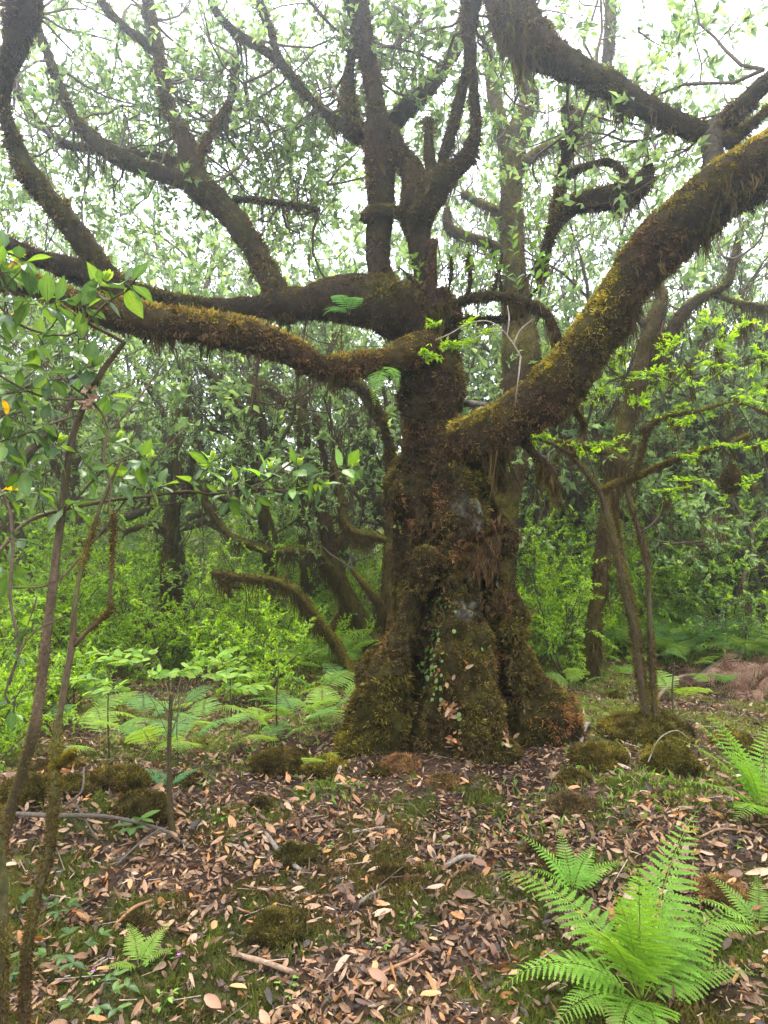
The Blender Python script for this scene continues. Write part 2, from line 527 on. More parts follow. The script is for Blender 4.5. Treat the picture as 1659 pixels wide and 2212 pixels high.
def litter():
    rng = np.random.default_rng(5)
    g = Geo()
    for (n, d0, d1, L, mode) in ((22000, 1.6, 4.0, 0.037, 1), (36000, 3.6, 9.0, 0.042, 0), (9000, 8.5, 16, 0.075, 0)):
        x, y = field(n, rng, d0, d1, 1.6)
        m = moss_mask(x, y)
        keep = rng.random(n) > smooth01((m + 0.0) / 0.5) * 0.72
        x, y = x[keep], y[keep]; k = len(x)
        z = H(x, y) + rng.random(k) ** 1.5 * 0.034 + 0.002
        nn = nrm(hnormal(x, y) + rng.normal(0, 0.55, (k, 3)))
        a = rng.random(k) * 6.283
        D = np.stack([np.cos(a), np.sin(a), rng.normal(0, 0.22, k)], 1)
        D = D - nn * (D * nn).sum(1)[:, None]
        Ls = L * rng.lognormal(0, 0.33, k)
        col = palette(rng, k, LIT, LITW, 0.2)
        leaves(g, np.stack([x, y, z], 1) - nrm(D) * Ls[:, None] * 0.5, D, nn, Ls, Ls * rng.uniform(0.20, 0.46, k), col, mode, rng.normal(0.12, 0.30, k))
    n = 26000      # crumbled bits between the leaves
    x, y = field(n, rng, 1.6, 6.5, 1.5)
    keep = rng.random(n) > smooth01((moss_mask(x, y) + 0.05) / 0.5) * 0.6
    x, y = x[keep], y[keep]; n = len(x)
    c3 = np.stack([x, y, H(x, y) + rng.random(n) * 0.02 + .002], 1)
    V = c3[:, None] + rng.normal(0, 1, (n, 4, 3)) * [.008, .008, .0035]
    V = V[:, [0, 1, 2, 3]].reshape(-1, 3); i = np.arange(n)[:, None] * 4
    g.add(V, np.concatenate([i + [0, 1, 2], i + [0, 2, 3]]), None, np.repeat(palette(rng, n, [LIT[0], LIT[2], LIT[3], LIT[5]], None, .3), 4, 0))
    n = 2600
    x, y = field(n, rng, 1.7, 8, 1.5); a = rng.random(n) * 6.28; Lt = rng.exponential(0.045, n).clip(.02, .2)
    z = H(x, y) + 0.02 + rng.random(n) * .02
    d = np.stack([np.cos(a), np.sin(a), rng.normal(0, .12, n)], 1) * Lt[:, None]; w = np.stack([-np.sin(a), np.cos(a), a * 0], 1) * rng.uniform(.001, .003, n)[:, None]
    p = np.stack([x, y, z], 1); u = np.array([0, 0, .002])
    V = np.stack([p - w, p + w, p + d + w * .6, p + d - w * .6, p + u, p + d + u], 1).reshape(-1, 3); i = np.arange(n)[:, None] * 6
    g.add(V, None, np.concatenate([i + [0, 4, 5, 3], i + [4, 1, 2, 5]]), np.repeat(palette(rng, n, [(.16, .10, .06), (.30, .23, .17), (.10, .06, .035)]), 6, 0))
    build(g, 'leaf_litter', M_LITTER, GROUND, 'stuff')
    # the largest leaves, one object each
    protos = []
    for k in range(14):
        q = Geo()
        c = np.array([(0.40, 0.22, 0.12), (0.46, 0.29, 0.18), (0.40, 0.19, 0.075), (0.30, 0.16, 0.09), (0.52, 0.25, 0.10), (0.38, 0.25, 0.17), (0.20, 0.10, 0.06)][k % 7])
        leaves(q, np.array([[-0.5, 0, 0]]), np.array([[1.0, rng.normal(0, 0.15), rng.normal(0, 0.1)]]), np.array([[rng.normal(0, 0.3), rng.normal(0, 0.3), 1.0]]),
               1.0, rng.uniform(0.32, 0.5), c[None] * rng.uniform(0.85, 1.1), 1 + k % 2, rng.uniform(-0.25, 0.45))
        tube(q, [(-0.62, 0, 0.0, 0.014), (-0.5, 0, 0, 0.012)], 3, 0.1, c * 0.6, endcap=False)
        protos.append(q.mesh('fallen_leaf', M_LITTER))
    x, y = field(290, rng, 1.75, 4.4, 1.5)
    z = H(x, y); nn = hnormal(x, y)
    for i in range(290):
        o = link('fallen_leaf', protos[rng.integers(14)], GROUND)
        q = Vector(nrm(nn[i] + rng.normal(0, 0.33, 3))).to_track_quat('Z', 'Y')
        o.rotation_mode = 'QUATERNION'
        o.rotation_quaternion = q @ Quaternion((0, 0, 1), rng.random() * 6.283)
        s = 0.070 * rng.uniform(0.75, 1.3)
        o.scale = (s, s, s)
        o.location = (x[i], y[i], z[i] + 0.024 + rng.random() * 0.014)
litter()

def ground_moss():
    rng = np.random.default_rng(6)
    g = Geo()
    for (n, d0, d1, L, W) in ((120000, 1.6, 4.2, 0.024, 0.0046), (90000, 4.0, 9, 0.026, 0.008), (30000, 9, 16, 0.05, 0.016)):
        x, y = field(n, rng, d0, d1, 1.5)
        m = moss_mask(x, y)
        keep = rng.random(n) < smooth01((m + 0.10) / 0.4)
        x, y = x[keep], y[keep]; k = len(x)
        p = np.stack([x, y, H(x, y) + 0.002], 1)
        cl = smooth01(0.5 + 0.9 * fbm(p, 9, 51, 2))
        c = mixc((0.030, 0.034, 0.008), (0.105, 0.125, 0.020), cl)
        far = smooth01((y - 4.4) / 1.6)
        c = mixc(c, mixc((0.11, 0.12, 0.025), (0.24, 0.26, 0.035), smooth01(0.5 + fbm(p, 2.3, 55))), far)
        br = smooth01((fbm(p, 3.1, 61, 2) - 0.05) / 0.2)
        c = mixc(c, (0.11, 0.065, 0.022), br * 0.6) * rng.uniform(0.7, 1.3, (k, 1))
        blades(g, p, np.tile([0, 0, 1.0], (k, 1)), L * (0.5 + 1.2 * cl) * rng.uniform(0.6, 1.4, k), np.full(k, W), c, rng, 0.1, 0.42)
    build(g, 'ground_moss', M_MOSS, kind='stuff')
    g = Geo()      # thin blades of grass in the clearing and beside the mounds
    spots = [(740, 1715, .22, 140), (1230, 1520, .5, 500), (1330, 1690, .4, 400), (1290, 1480, .7, 500), (640, 1590, .6, 420), (1180, 1760, .4, 260), (1500, 1700, .4, 300), (430, 1530, .6, 420)]
    for (a, b, rad, n) in spots:
        c0 = G(a, b)
        x = c0[0] + rng.normal(0, rad * .5, n); y = c0[1] + rng.normal(0, rad * .6, n)
        p = np.stack([x, y, H(x, y)], 1)
        col = palette(rng, n, [(0.16, 0.27, 0.04), (0.24, 0.30, 0.06), (0.10, 0.18, 0.03)])
        blades(g, p, np.tile([0, 0, 1.0], (n, 1)), rng.uniform(0.03, 0.085, n), np.full(n, 0.0016), col * .8, rng, 0.5, 0.45)
    o = build(g, 'grass', M_FERN, kind='stuff')
ground_moss()

# ================================================================== moss colouring
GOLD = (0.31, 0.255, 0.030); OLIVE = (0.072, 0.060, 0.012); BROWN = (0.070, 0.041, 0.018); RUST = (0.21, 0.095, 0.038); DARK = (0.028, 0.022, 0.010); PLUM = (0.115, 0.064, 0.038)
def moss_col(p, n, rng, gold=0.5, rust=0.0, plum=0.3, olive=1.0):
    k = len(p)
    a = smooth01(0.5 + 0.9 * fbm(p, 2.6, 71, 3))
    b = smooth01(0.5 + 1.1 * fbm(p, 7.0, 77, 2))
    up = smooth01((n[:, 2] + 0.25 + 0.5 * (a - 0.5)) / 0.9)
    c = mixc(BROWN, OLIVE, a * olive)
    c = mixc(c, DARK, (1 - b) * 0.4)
    c = mixc(c, GOLD, np.clip(up * gold * 1.3, 0, 1) * (0.35 + 0.65 * b))  # golden moss on top; its brightness also paints the light from above
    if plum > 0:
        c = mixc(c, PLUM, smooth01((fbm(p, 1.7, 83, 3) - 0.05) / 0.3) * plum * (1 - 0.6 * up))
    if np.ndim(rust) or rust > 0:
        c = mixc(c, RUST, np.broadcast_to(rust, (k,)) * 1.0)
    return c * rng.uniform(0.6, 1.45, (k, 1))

def arr_tris(mesh):
    me = mesh
    V = np.empty(len(me.vertices) * 3); me.vertices.foreach_get('co', V); V = V.reshape(-1, 3)
    me.calc_loop_triangles()
    T = np.empty(len(me.loop_triangles) * 3, np.int32); me.loop_triangles.foreach_get('vertices', T)
    return V, T.reshape(-1, 3)

def voxel(geo, size, smooth_it=6):
    me = geo.mesh('tmp', M_BARK)
    o = bpy.data.objects.new('tmp', me); COL.objects.link(o)
    m = o.modifiers.new('r', 'REMESH'); m.mode = 'VOXEL'; m.voxel_size = size
    s = o.modifiers.new('s', 'SMOOTH'); s.factor = 0.5; s.iterations = smooth_it
    dg = bpy.context.evaluated_depsgraph_get()
    ev = o.evaluated_get(dg); em = ev.to_mesh()
    V, T = arr_tris(em)
    V = V.copy(); T = T.copy()
    ev.to_mesh_clear()
    bpy.data.objects.remove(o, do_unlink=True); bpy.data.meshes.remove(me)
    return V, T

def vnormals(V, T):
    a, b, c = V[T[:, 0]], V[T[:, 1]], V[T[:, 2]]
    f = np.cross(b - a, c - a)
    N = np.zeros_like(V)
    for k in range(3): np.add.at(N, T[:, k], f)
    return nrm(N)

def clad(parent, V, T, rng, dens=7000, L=0.022, W=0.010, gold=0.5, rust=0.0, plum=0.3, hang=500, HL=0.07, hw=0.0028, hgold=0.1, skip=None, rustf=None, olive=1.0):
    """moss shoots all over a limb and beard moss under it"""
    a, b, c = V[T[:, 0]], V[T[:, 1]], V[T[:, 2]]
    area = np.linalg.norm(np.cross(b - a, c - a), axis=1).sum() / 2
    n = int(area * dens * 0.84 / 5)
    p, nn, _ = sample_surface(V, T, n, rng)
    cl = fbm(p, 21, 91, 2)
    k = rng.random(n) < smooth01(0.62 + 1.5 * cl)
    if skip is not None: k &= rng.random(n) > skip(p)
    p, nn, cl = p[k], nn[k], cl[k]; n = len(p)
    r = rustf(p) if rustf is not None else rust
    col = moss_col(p, nn, rng, gold, r, plum, olive) * (0.55 + 0.9 * smooth01(0.5 + 1.3 * cl))[:, None]  # gaps between clumps tinted darker, shade painted into the moss
    g = Geo()
    tufts(g, p - nn * 0.003, nn, L * (0.8 + 0.8 * smooth01(0.5 + cl)) * (0.55 + 0.6 * smooth01(0.5 + 1.3 * fbm(p, 3.1, 95, 2))) * rng.uniform(0.7, 1.3, n), W * rng.uniform(0.8, 1.3, n), col, rng)
    build(g, 'moss', M_MOSS, parent, 'stuff')
    n = int(area * hang / 8)
    if n > 6:
        p, nn, _ = sample_surface(V, T, n, rng, lambda q, m: np.clip(-m[:, 2] + 0.1, 0.0, 1) * np.clip(0.15 + 1.8 * noise(q, 5, 97), 0.02, 2) + 0.005)
        cl = np.clip(0.5 + 0.9 * noise(p, 4.2, 99), 0.2, 1.4)
        col = mixc(mixc(BROWN, OLIVE, smooth01(0.5 + fbm(p, 3, 101)) * 0.7), GOLD, hgold * rng.random(n)) * rng.uniform(0.45, 1.2, (n, 1))
        if rustf is not None: col = mixc(col, RUST, rustf(p) * 0.8)
        g = Geo()
        drips(g, p + nn * 0.0, HL * cl * rng.exponential(0.9, n).clip(0.3, 2.6), np.full(n, hw * 1.3), col, rng)
        build(g, 'hanging_moss', M_MOSS, parent, 'stuff')

# ================================================================== THE GREAT TREE
def PT(rows, s=1.0):
    """rows (px, py, radius px, depth) -> x, y, z, r"""
    return np.array([list(P(a, b, d)) + [r / FPX * d * s] for a, b, r, d in rows])

gt = G(960, 1640)
TREE = thing('mossy_tree', 'giant old tree with swollen fluted trunk and long limbs furred with golden brown moss', 'tree', (0, 0, 0))

def great_trunk():
    rng = np.random.default_rng(11)
    g = Geo()
    lobes = [
        [(900, 640, 44, 5.25), (905, 700, 42, 5.25), (905, 800, 40, 5.18), (912, 900, 36, 5.12), (914, 970, 38, 5.10), (902, 1050, 48, 5.08), (908, 1150, 44, 5.05), (916, 1250, 42, 5.05), (902, 1350, 52, 5.0), (866, 1450, 78, 4.96), (850, 1540, 86, 4.93), (836, 1640, 90, 4.92), (830, 1700, 92, 4.92)],
        [(950, 640, 36, 5.25), (962, 740, 40, 5.22), (965, 900, 46, 5.15), (975, 1000, 62, 5.08), (985, 1080, 66, 5.02), (985, 1150, 64, 4.98), (968, 1230, 60, 4.98), (962, 1330, 66, 4.93), (968, 1430, 82, 4.85), (985, 1520, 92, 4.82), (1000, 1600, 96, 4.80), (1005, 1700, 98, 4.8)],
        [(1000, 950, 44, 5.2), (1022, 1040, 38, 5.22), (1038, 1130, 42, 5.22), (1052, 1200, 38, 5.22), (1056, 1300, 38, 5.2), (1072, 1400, 48, 5.15), (1104, 1480, 64, 5.1), (1122, 1560, 78, 5.06), (1130, 1700, 84, 5.05)],
        [(1120, 1470, 40, 5.1), (1165, 1530, 56, 5.02), (1205, 1575, 46, 4.97), (1245, 1610, 28, 4.92), (1275, 1640, 16, 4.9)],
        [(1076, 1120, 20, 5.2), (1080, 1160, 26, 5.18), (1074, 1210, 20, 5.2)],
        [(812, 1560, 56, 4.9), (778, 1610, 44, 4.8), (735, 1650, 26, 4.72), (695, 1672, 14, 4.68)],
        [(945, 1000, 85, 5.5), (968, 1200, 100, 5.5), (980, 1400, 140, 5.55), (990, 1560, 210, 5.6), (990, 1700, 230, 5.6)],
        [(868, 1030, 24, 4.98), (856, 1062, 32, 4.96), (862, 1092, 28, 4.97), (876, 1120, 18, 5.0)], [(1084, 1135, 22, 5.1), (1090, 1165, 25, 5.08), (1080, 1200, 16, 5.1)], [(940, 1200, 44, 4.86), (945, 1250, 48, 4.84), (940, 1290, 36, 4.88)], [(905, 1470, 50, 4.76), (900, 1540, 46, 4.74), (915, 1620, 40, 4.7)],
        [(930, 1620, 60, 4.72), (960, 1680, 60, 4.72)],
        [(990, 1250, 38, 4.86), (985, 1330, 44, 4.84), (1010, 1400, 46, 4.84)],
        [(1085, 1290, 30, 5.02), (1090, 1340, 34, 5.0), (1100, 1420, 36, 4.98), (1120, 1500, 40, 4.95)],
    ]
    for r in lobes:
        tube(g, PT(r), 24, 0.05, (0.1, 0.1, 0.1), lump=0.20, lseed=len(r))
    V, T = voxel(g, 0.02, 4)
    N = vnormals(V, T)
    # creases and the hollow
    CR = []
    def crease(rows, depth):
        C = resample(PT(rows, 1.5), 0.02); CR.append((C[::2], depth))
        q = V[:, None, [0, 2]] - C[None, ::2][:, :, [0, 2]]
        dd = np.sqrt((q ** 2).sum(-1))
        k = dd.argmin(1)
        w = np.exp(-(dd.min(1) / C[::2][k, 3]) ** 2 * 0.9) * np.clip(-N[:, 1] * 1.5 + 0.4, 0, 1) * (V[:, 1] < 5.45)
        V[:, 1] += w * depth
    crease([(1015, 1195, 14, 5), (1035, 1250, 26, 5), (1040, 1300, 24, 5), (1030, 1330, 10, 5)], 0.42)
    crease([(1060, 1330, 9, 5), (1084, 1400, 11, 5), (1086, 1470, 9, 5), (1078, 1560, 7, 5)], 0.30)
    crease([(938, 1220, 10, 5), (930, 1330, 12, 5), (908, 1430, 12, 5), (888, 1560, 10, 5), (882, 1650, 12, 5)], 0.24)
    crease([(1045, 1060, 7, 5), (1070, 1140, 9, 5), (1060, 1230, 10, 5)], 0.24)
    crease([(940, 1040, 6, 5), (935, 1130, 8, 5), (945, 1200, 8, 5)], 0.14)
    N = vnormals(V, T)
    fold = fbm(V * [1, 1, 0.22], 6.5, 27, 2)
    V += N * (0.075 * fold + 0.045 * fbm(V, 3.6, 20, 2) + 0.040 * fbm(V, 8, 21, 2) + 0.020 * fbm(V, 20, 22, 2))[:, None]
    N = vnormals(V, T)
    base = moss_col(V, N, rng, 0.1) * 0.3  # surface under the tufts darkened so gaps and folds look shaded
    bare = bare_f(V)
    C = mixc(base, mixc((0.05, 0.038, 0.03), (0.20, 0.19, 0.155), smooth01(0.5 + 1.4 * fbm(V, 28, 33, 2))), bare)
    def crease_f(p):
        m = np.zeros(len(p))
        for Cc, dp in CR:
            if dp < 0.2: continue
            dd = np.sqrt(((p[:, None, [0, 2]] - Cc[None][:, :, [0, 2]]) ** 2).sum(-1)); k = dd.argmin(1)
            m = np.maximum(m, smooth01(1.25 - dd.min(1) / (Cc[k, 3] * 0.62)) * (p[:, 1] < 5.5))
        return m * 0.95
    g = Geo(); g.add(V, T, None, C)
    o = build(g, 'trunk', M_BARK, TREE)
    clad(o, V, T, rng, dens=17000, L=0.022, W=0.0095, gold=0.12, plum=0.25, olive=0.8, hang=260, HL=0.05, skip=lambda p: np.maximum(np.maximum(bare_f(p) * 0.9, crease_f(p)), 0.8 * smooth01((-fbm(p * [1, 1, 0.22], 6.5, 27, 2) - 0.18) / 0.25)), rustf=rust_f)
    # long brown beards over the hollow and beside the pale bark
    g = Geo()
    for (a, b, r, d, n, L) in ((955, 1075, 14, 4.92, 60, .07), (950, 1120, 12, 4.93, 50, .08), (985, 1185, 34, 4.86, 110, .05), (1035, 1190, 22, 4.90, 120, .09), (1046, 1212, 12, 4.92, 60, .11), (1090, 1300, 20, 4.94, 60, .05), (1070, 1150, 16, 5.0, 40, .07), (1000, 1350, 40, 4.84, 90, .03)):
        c0 = P(a, b, d)
        q = c0 + rng.normal(0, r / FPX * d, (n, 3)) * [1, 0.35, 1.0]
        col = mixc((0.15, 0.078, 0.035), (0.09, 0.062, 0.024), rng.random(n)) * rng.uniform(0.5, 1.3, (n, 1))
        drips(g, q, L * rng.uniform(0.4, 1.4, n), np.full(n, 0.0036), col, rng)
    build(g, 'hanging_moss', M_MOSS, o, 'stuff')
    return V, T

def blobs(p, rows, soft=0.5):
    m = np.zeros(len(p))
    for (a, b, rx, rz, w) in rows:
        c = P(a, b, 4.95)
        # same sight-height on the trunk's front face
        dx = (p[:, 0] - c[0]) / (rx / FPX * 5); dz = (p[:, 2] - c[2]) / (rz / FPX * 5)
        r = np.sqrt(dx ** 2 + dz ** 2) + 0.5 * noise(p, 9, 14) + 0.6 * noise(p, 24, 13)
        m = np.maximum(m, w * smooth01((1.15 - r) / soft) * (p[:, 1] < 5.35))
    return m
def bare_f(p): return blobs(p, [(1012, 1235, 22, 34, .8), (1000, 1315, 18, 20, .7), (1008, 1110, 24, 46, .35), (1090, 1260, 12, 50, .4)])
def rust_f(p): return blobs(p, [(1205, 1545, 60, 50, .6), (950, 1090, 16, 55, .6), (985, 1190, 45, 22, .4), (818, 1370, 20, 35, .5), (875, 1110, 22, 28, .45), (1060, 1420, 36, 30, .3), (1240, 1600, 30, 24, .6), (780, 1400, 14, 14, .5)])
TV, TT = great_trunk()
TBVH = BVHTree.FromPolygons(TV.tolist(), TT.tolist())

LIMBS = {}
def limb(rows, rng, gold=0.4, rust=0.0, plum=0.3, dens=8500, hang=700, HL=0.09, lump=0.16, sides=22, parent=None, L=0.022, name='limb', hgold=0.1, W=0.009, bare=None, fine=0.012):
    g = Geo()
    pts = PT(rows)
    pts[:, 3] = np.where(pts[:, 3] > 0.05, pts[:, 3] - 0.019, pts[:, 3] * 0.75)
    k = rng.integers(100)
    s = tube(g, pts, sides, 0.035, BROWN, lump=lump, lseed=int(k), fine=fine)
    V, C, T = g.arrays()
    N = vnormals(V, T)
    C = moss_col(V, N, rng, gold * 0.2, rust, plum) * 0.32  # limb surface darkened under the moss, painted shade between tufts
    if bare is not None: C = mixc(C, mixc((0.07, 0.055, 0.045), (0.20, 0.18, 0.155), smooth01(0.5 + fbm(V, 18, 3))), bare * np.ones(len(V)))
    g2 = Geo(); g2.add(V, T, None, C)
    o = build(g2, name, M_BARK, parent or TREE)
    clad(o, V, T, rng, dens=dens, gold=gold, rust=rust, plum=plum, hang=hang, HL=HL, L=L, hgold=hgold, W=W, olive=0.65 if gold < 0.35 else 0.9, skip=(lambda p: np.full(len(p), 0.9 * bare)) if bare is not None else None)  # less olive on the low-gold limbs paints in the greying of haze
    return s

rg = np.random.default_rng(21)
# lower bough to the left, towards the camera
limb([(955, 745, 34, 5.12), (905, 752, 42, 5.0), (850, 776, 36, 4.85), (790, 786, 31, 4.75), (735, 794, 30, 4.65), (690, 792, 32, 4.58), (640, 765, 37, 4.5), (580, 738, 38, 4.42), (500, 716, 40, 4.3), (400, 702, 40, 4.2), (310, 690, 44, 4.1), (230, 672, 42, 4.02), (150, 645, 30, 3.95), (70, 618, 30, 3.85), (0, 595, 32, 3.8), (-90, 570, 34, 3.7)], rg, gold=0.50, rust=0.22, dens=14000, hang=900, HL=0.07)
# upper bough to the left
limb([(900, 700, 62, 5.25), (850, 668, 66, 5.2), (790, 648, 58, 5.25), (720, 648, 52, 5.3), (660, 654, 40, 5.35), (610, 656, 42, 5.4), (550, 664, 28, 5.45), (470, 662, 24, 5.45), (400, 656, 22, 5.4), (330, 640, 22, 5.3), (280, 622, 24, 5.1), (215, 600, 30, 4.9), (150, 580, 30, 4.7), (80, 556, 24, 4.5), (20, 530, 24, 4.4), (-80, 500, 24, 4.3)], rg, gold=0.19, dens=9500, hang=450)
# great arm climbing at the left edge
limb([(285, 690, 36, 4.12), (250, 640, 32, 4.1), (215, 570, 30, 4.05), (165, 505, 33, 4.0), (110, 435, 31, 3.95), (62, 372, 30, 3.9), (28, 300, 24, 3.85), (8, 230, 22, 3.8), (15, 160, 26, 3.75), (36, 95, 34, 3.7), (50, 30, 42, 3.65), (52, -60, 44, 3.6)], rg, gold=0.11, plum=0.5, dens=9000, hang=900, HL=0.08)
# big right arm
limb([(990, 938, 36, 5.1), (1020, 948, 58, 4.9), (1068, 930, 64, 4.82), (1120, 893, 56, 4.78), (1170, 866, 64, 4.68), (1225, 812, 64, 4.58), (1275, 735, 60, 4.48), (1325, 662, 56, 4.4), (1372, 592, 60, 4.32), (1430, 520, 66, 4.22), (1500, 458, 68, 4.1), (1565, 408, 72, 4.0), (1640, 365, 72, 3.9), (1740, 310, 72, 3.8)], rg, gold=0.95, rust=0.08, plum=0.6, dens=22000, hang=900, HL=0.10, L=0.026)
# top right bough and its stump joined to the right arm
limb([(1085, -90, 60, 4.9), (1095, -20, 58, 4.8), (1118, 50, 56, 4.7), (1168, 108, 48, 4.62), (1230, 140, 38, 4.55), (1290, 172, 36, 4.48), (1345, 200, 33, 4.42), (1410, 240, 29, 4.35), (1470, 268, 28, 4.28), (1525, 286, 28, 4.22), (1575, 258, 28, 4.18), (1625, 206, 26, 4.12), (1700, 140, 26, 4.05)], rg, gold=0.11, plum=0.4, dens=9000, hang=2200, HL=0.12)
limb([(1545, 270, 30, 4.2), (1538, 310, 29, 4.18), (1540, 350, 32, 4.12), (1548, 385, 36, 4.06)], rg, gold=0.08, dens=4000, hang=200, bare=0.2)
limb([(1570, 312, 26, 4.12), (1600, 290, 18, 4.08), (1650, 245, 16, 4.0), (1720, 180, 15, 3.95)], rg, gold=0.17, dens=7000, hang=400)
# upright stems of the middle
limb([(860, 690, 60, 5.3), (822, 600, 34, 5.3), (815, 520, 32, 5.32), (822, 450, 36, 5.32), (822, 380, 37, 5.3), (820, 310, 38, 5.28), (812, 230, 26, 5.25), (798, 150, 25, 5.22), (785, 80, 27, 5.2), (768, 0, 32, 5.15), (760, -90, 34, 5.1)], rg, gold=0.14, dens=6500, hang=350, bare=None)
limb([(790, 480, 18, 5.25), (800, 462, 22, 5.22), (840, 455, 20, 5.2), (880, 470, 18, 5.2)], rg, gold=0.22, dens=9000, hang=600)
limb([(925, 700, 36, 5.25), (918, 600, 30, 5.25), (905, 520, 34, 5.25), (900, 440, 44, 5.22), (890, 370, 32, 5.25), (862, 330, 26, 5.25), (845, 280, 20, 5.3)], rg, gold=0.08, plum=0.1, dens=8000, hang=600)
limb([(905, 470, 36, 5.15), (935, 410, 40, 5.1), (975, 372, 30, 5.08), (1008, 340, 25, 5.05), (1026, 290, 20, 5.02), (1026, 220, 17, 5.0), (1018, 150, 17, 5.0), (1012, 80, 18, 5.0), (1018, 0, 28, 5.0), (1020, -80, 30, 5.0)], rg, gold=0.06, plum=0.1, dens=8000, hang=900, HL=0.08)
limb([(935, 400, 20, 5.15), (928, 330, 17, 5.2), (926, 262, 13, 5.22)], rg, gold=0.17, dens=9000, hang=700)
limb([(950, 390, 18, 5.15), (965, 320, 18, 5.18), (985, 250, 17, 5.2), (998, 190, 16, 5.2), (1015, 130, 14, 5.15)], rg, gold=0.11, dens=9000, hang=2200, HL=0.10)
limb([(935, 720, 26, 5.1), (930, 640, 18, 5.05), (932, 580, 16, 5.05), (936, 520, 12, 5.05)], rg, gold=0.11, rust=0.15, dens=9000, hang=1600, HL=0.08)
# hazy stem leaning right behind them
limb([(850, 262, 24, 5.9), (890, 222, 24, 6.0), (940, 172, 22, 6.1), (980, 110, 20, 6.2), (1005, 40, 20, 6.3), (1030, -60, 20, 6.4)], rg, gold=0.17, dens=4500, hang=200)
# bough of the upper left with its forks
limb([(600, 640, 34, 5.42), (582, 600, 30, 5.5), (556, 550, 29, 5.6), (520, 492, 31, 5.7), (478, 445, 32, 5.8), (440, 412, 36, 5.85), (405, 388, 30, 5.9), (365, 382, 22, 5.95), (310, 362, 22, 6.0), (255, 338, 23, 6.0), (205, 305, 20, 6.0), (165, 262, 16, 6.0), (135, 205, 15, 6.0), (108, 130, 15, 6.0), (80, 60, 15, 6.0), (60, -40, 15, 6.0)], rg, gold=0.17, dens=6000, hang=500, HL=0.09)
limb([(425, 405, 32, 5.85), (412, 350, 28, 5.9), (392, 290, 22, 5.95), (368, 240, 18, 6.0), (352, 180, 19, 6.0), (342, 110, 18, 6.05), (325, 40, 19, 6.1), (310, -60, 18, 6.1)], rg, gold=0.14, rust=0.1, dens=6000, hang=900, HL=0.12)
limb([(345, 120, 17, 6.05), (300, 82, 14, 6.0), (262, 52, 14, 6.0), (225, 10, 14, 6.0), (190, -60, 14, 6.0)], rg, gold=0.11, dens=5000, hang=500)
limb([(425, 350, 16, 5.9), (448, 300, 15, 5.95), (472, 258, 14, 5.95), (500, 210, 11, 5.95), (505, 120, 6, 6.0)], rg, gold=0.11, rust=0.25, dens=7000, hang=2600, HL=0.14)
limb([(380, 348, 12, 6.0), (330, 336, 10, 6.1), (280, 332, 9, 6.2), (215, 318, 10, 6.4), (150, 315, 11, 6.6), (95, 275, 11, 6.8), (50, 215, 12, 7.0), (20, 150, 12, 7.0)], rg, gold=0.11, dens=5000, hang=1500, HL=0.14)
limb([(505, 430, 12, 5.75), (550, 432, 9, 5.8), (610, 440, 8, 5.85), (690, 452, 6, 5.9)], rg, gold=0.06, dens=6000, hang=2500, HL=0.16, sides=12)
# stem of the top middle that joins the uprights
limb([(820, 300, 26, 5.4), (770, 285, 26, 5.5), (725, 262, 16, 5.55), (690, 232, 14, 5.6), (645, 185, 15, 5.6), (605, 135, 16, 5.6), (560, 102, 14, 5.6), (505, 68, 14, 5.6), (465, 20, 14, 5.6), (440, -50, 14, 5.6)], rg, gold=0.11, dens=6000, hang=500, HL=0.1)
limb([(603, 128, 14, 5.6), (585, 70, 12, 5.6), (562, 10, 13, 5.6), (550, -50, 13, 5.6)], rg, gold=0.06, dens=5000, hang=200)
limb([(760, 290, 26, 5.35), (752, 230, 22, 5.35), (755, 170, 18, 5.35), (760, 110, 14, 5.3)], rg, gold=0.25, dens=8000, hang=1500, HL=0.12)
# mossy club arms right of the middle
limb([(1165, 600, 20, 5.3), (1180, 540, 17, 5.2), (1195, 490, 19, 5.15), (1222, 452, 23, 5.1), (1270, 432, 27, 5.05), (1320, 428, 31, 5.0), (1365, 412, 34, 4.95), (1392, 388, 26, 4.92), (1402, 355, 15, 4.9)], rg, gold=0.30, dens=11000, hang=2200, HL=0.08)
limb([(1200, 465, 12, 5.15), (1210, 400, 16, 5.15), (1222, 340, 17, 5.15), (1230, 300, 26, 5.15), (1240, 270, 28, 5.15), (1222, 232, 16, 5.15)], rg, gold=0.17, rust=0.1, dens=11000, hang=1800, HL=0.08, lump=0.3)
limb([(1225, 380, 10, 5.12), (1262, 362, 10, 5.1), (1300, 350, 10, 5.08), (1330, 356, 10, 5.05), (1355, 385, 12, 5.0)], rg, gold=0.19, dens=11000, hang=1500, HL=0.08, sides=14)
# straggling dead bough draped with beard moss, middle
limb([(940, 668, 16, 5.0), (1000, 652, 13, 4.9), (1050, 640, 13, 4.8), (1100, 644, 14, 4.75), (1150, 660, 14, 4.7), (1188, 688, 11, 4.65), (1210, 740, 8, 4.6)], rg, gold=0.08, dens=11000, hang=6000, HL=0.11, sides=14)
limb([(960, 700, 12, 5.05), (1010, 690, 9, 5.0), (1080, 688, 9, 4.95), (1130, 680, 8, 4.9)], rg, gold=0.08, dens=11000, hang=6000, HL=0.10, sides=12)
for (x, y, x2, y2) in ((1010, 650, 1012, 540), (1060, 640, 1085, 545), (1110, 640, 1160, 560), (1085, 640, 1050, 500), (960, 660, 975, 555), (1130, 655, 1175, 600), (905, 620, 862, 578)):
    limb([(x, y, 6, 4.85), ((x + x2) / 2 + 5, (y + y2) / 2, 4.5, 4.85), (x2, y2, 2, 4.8)], rg, gold=0.06, dens=8000, hang=6500, HL=0.07, sides=8, lump=0.4)
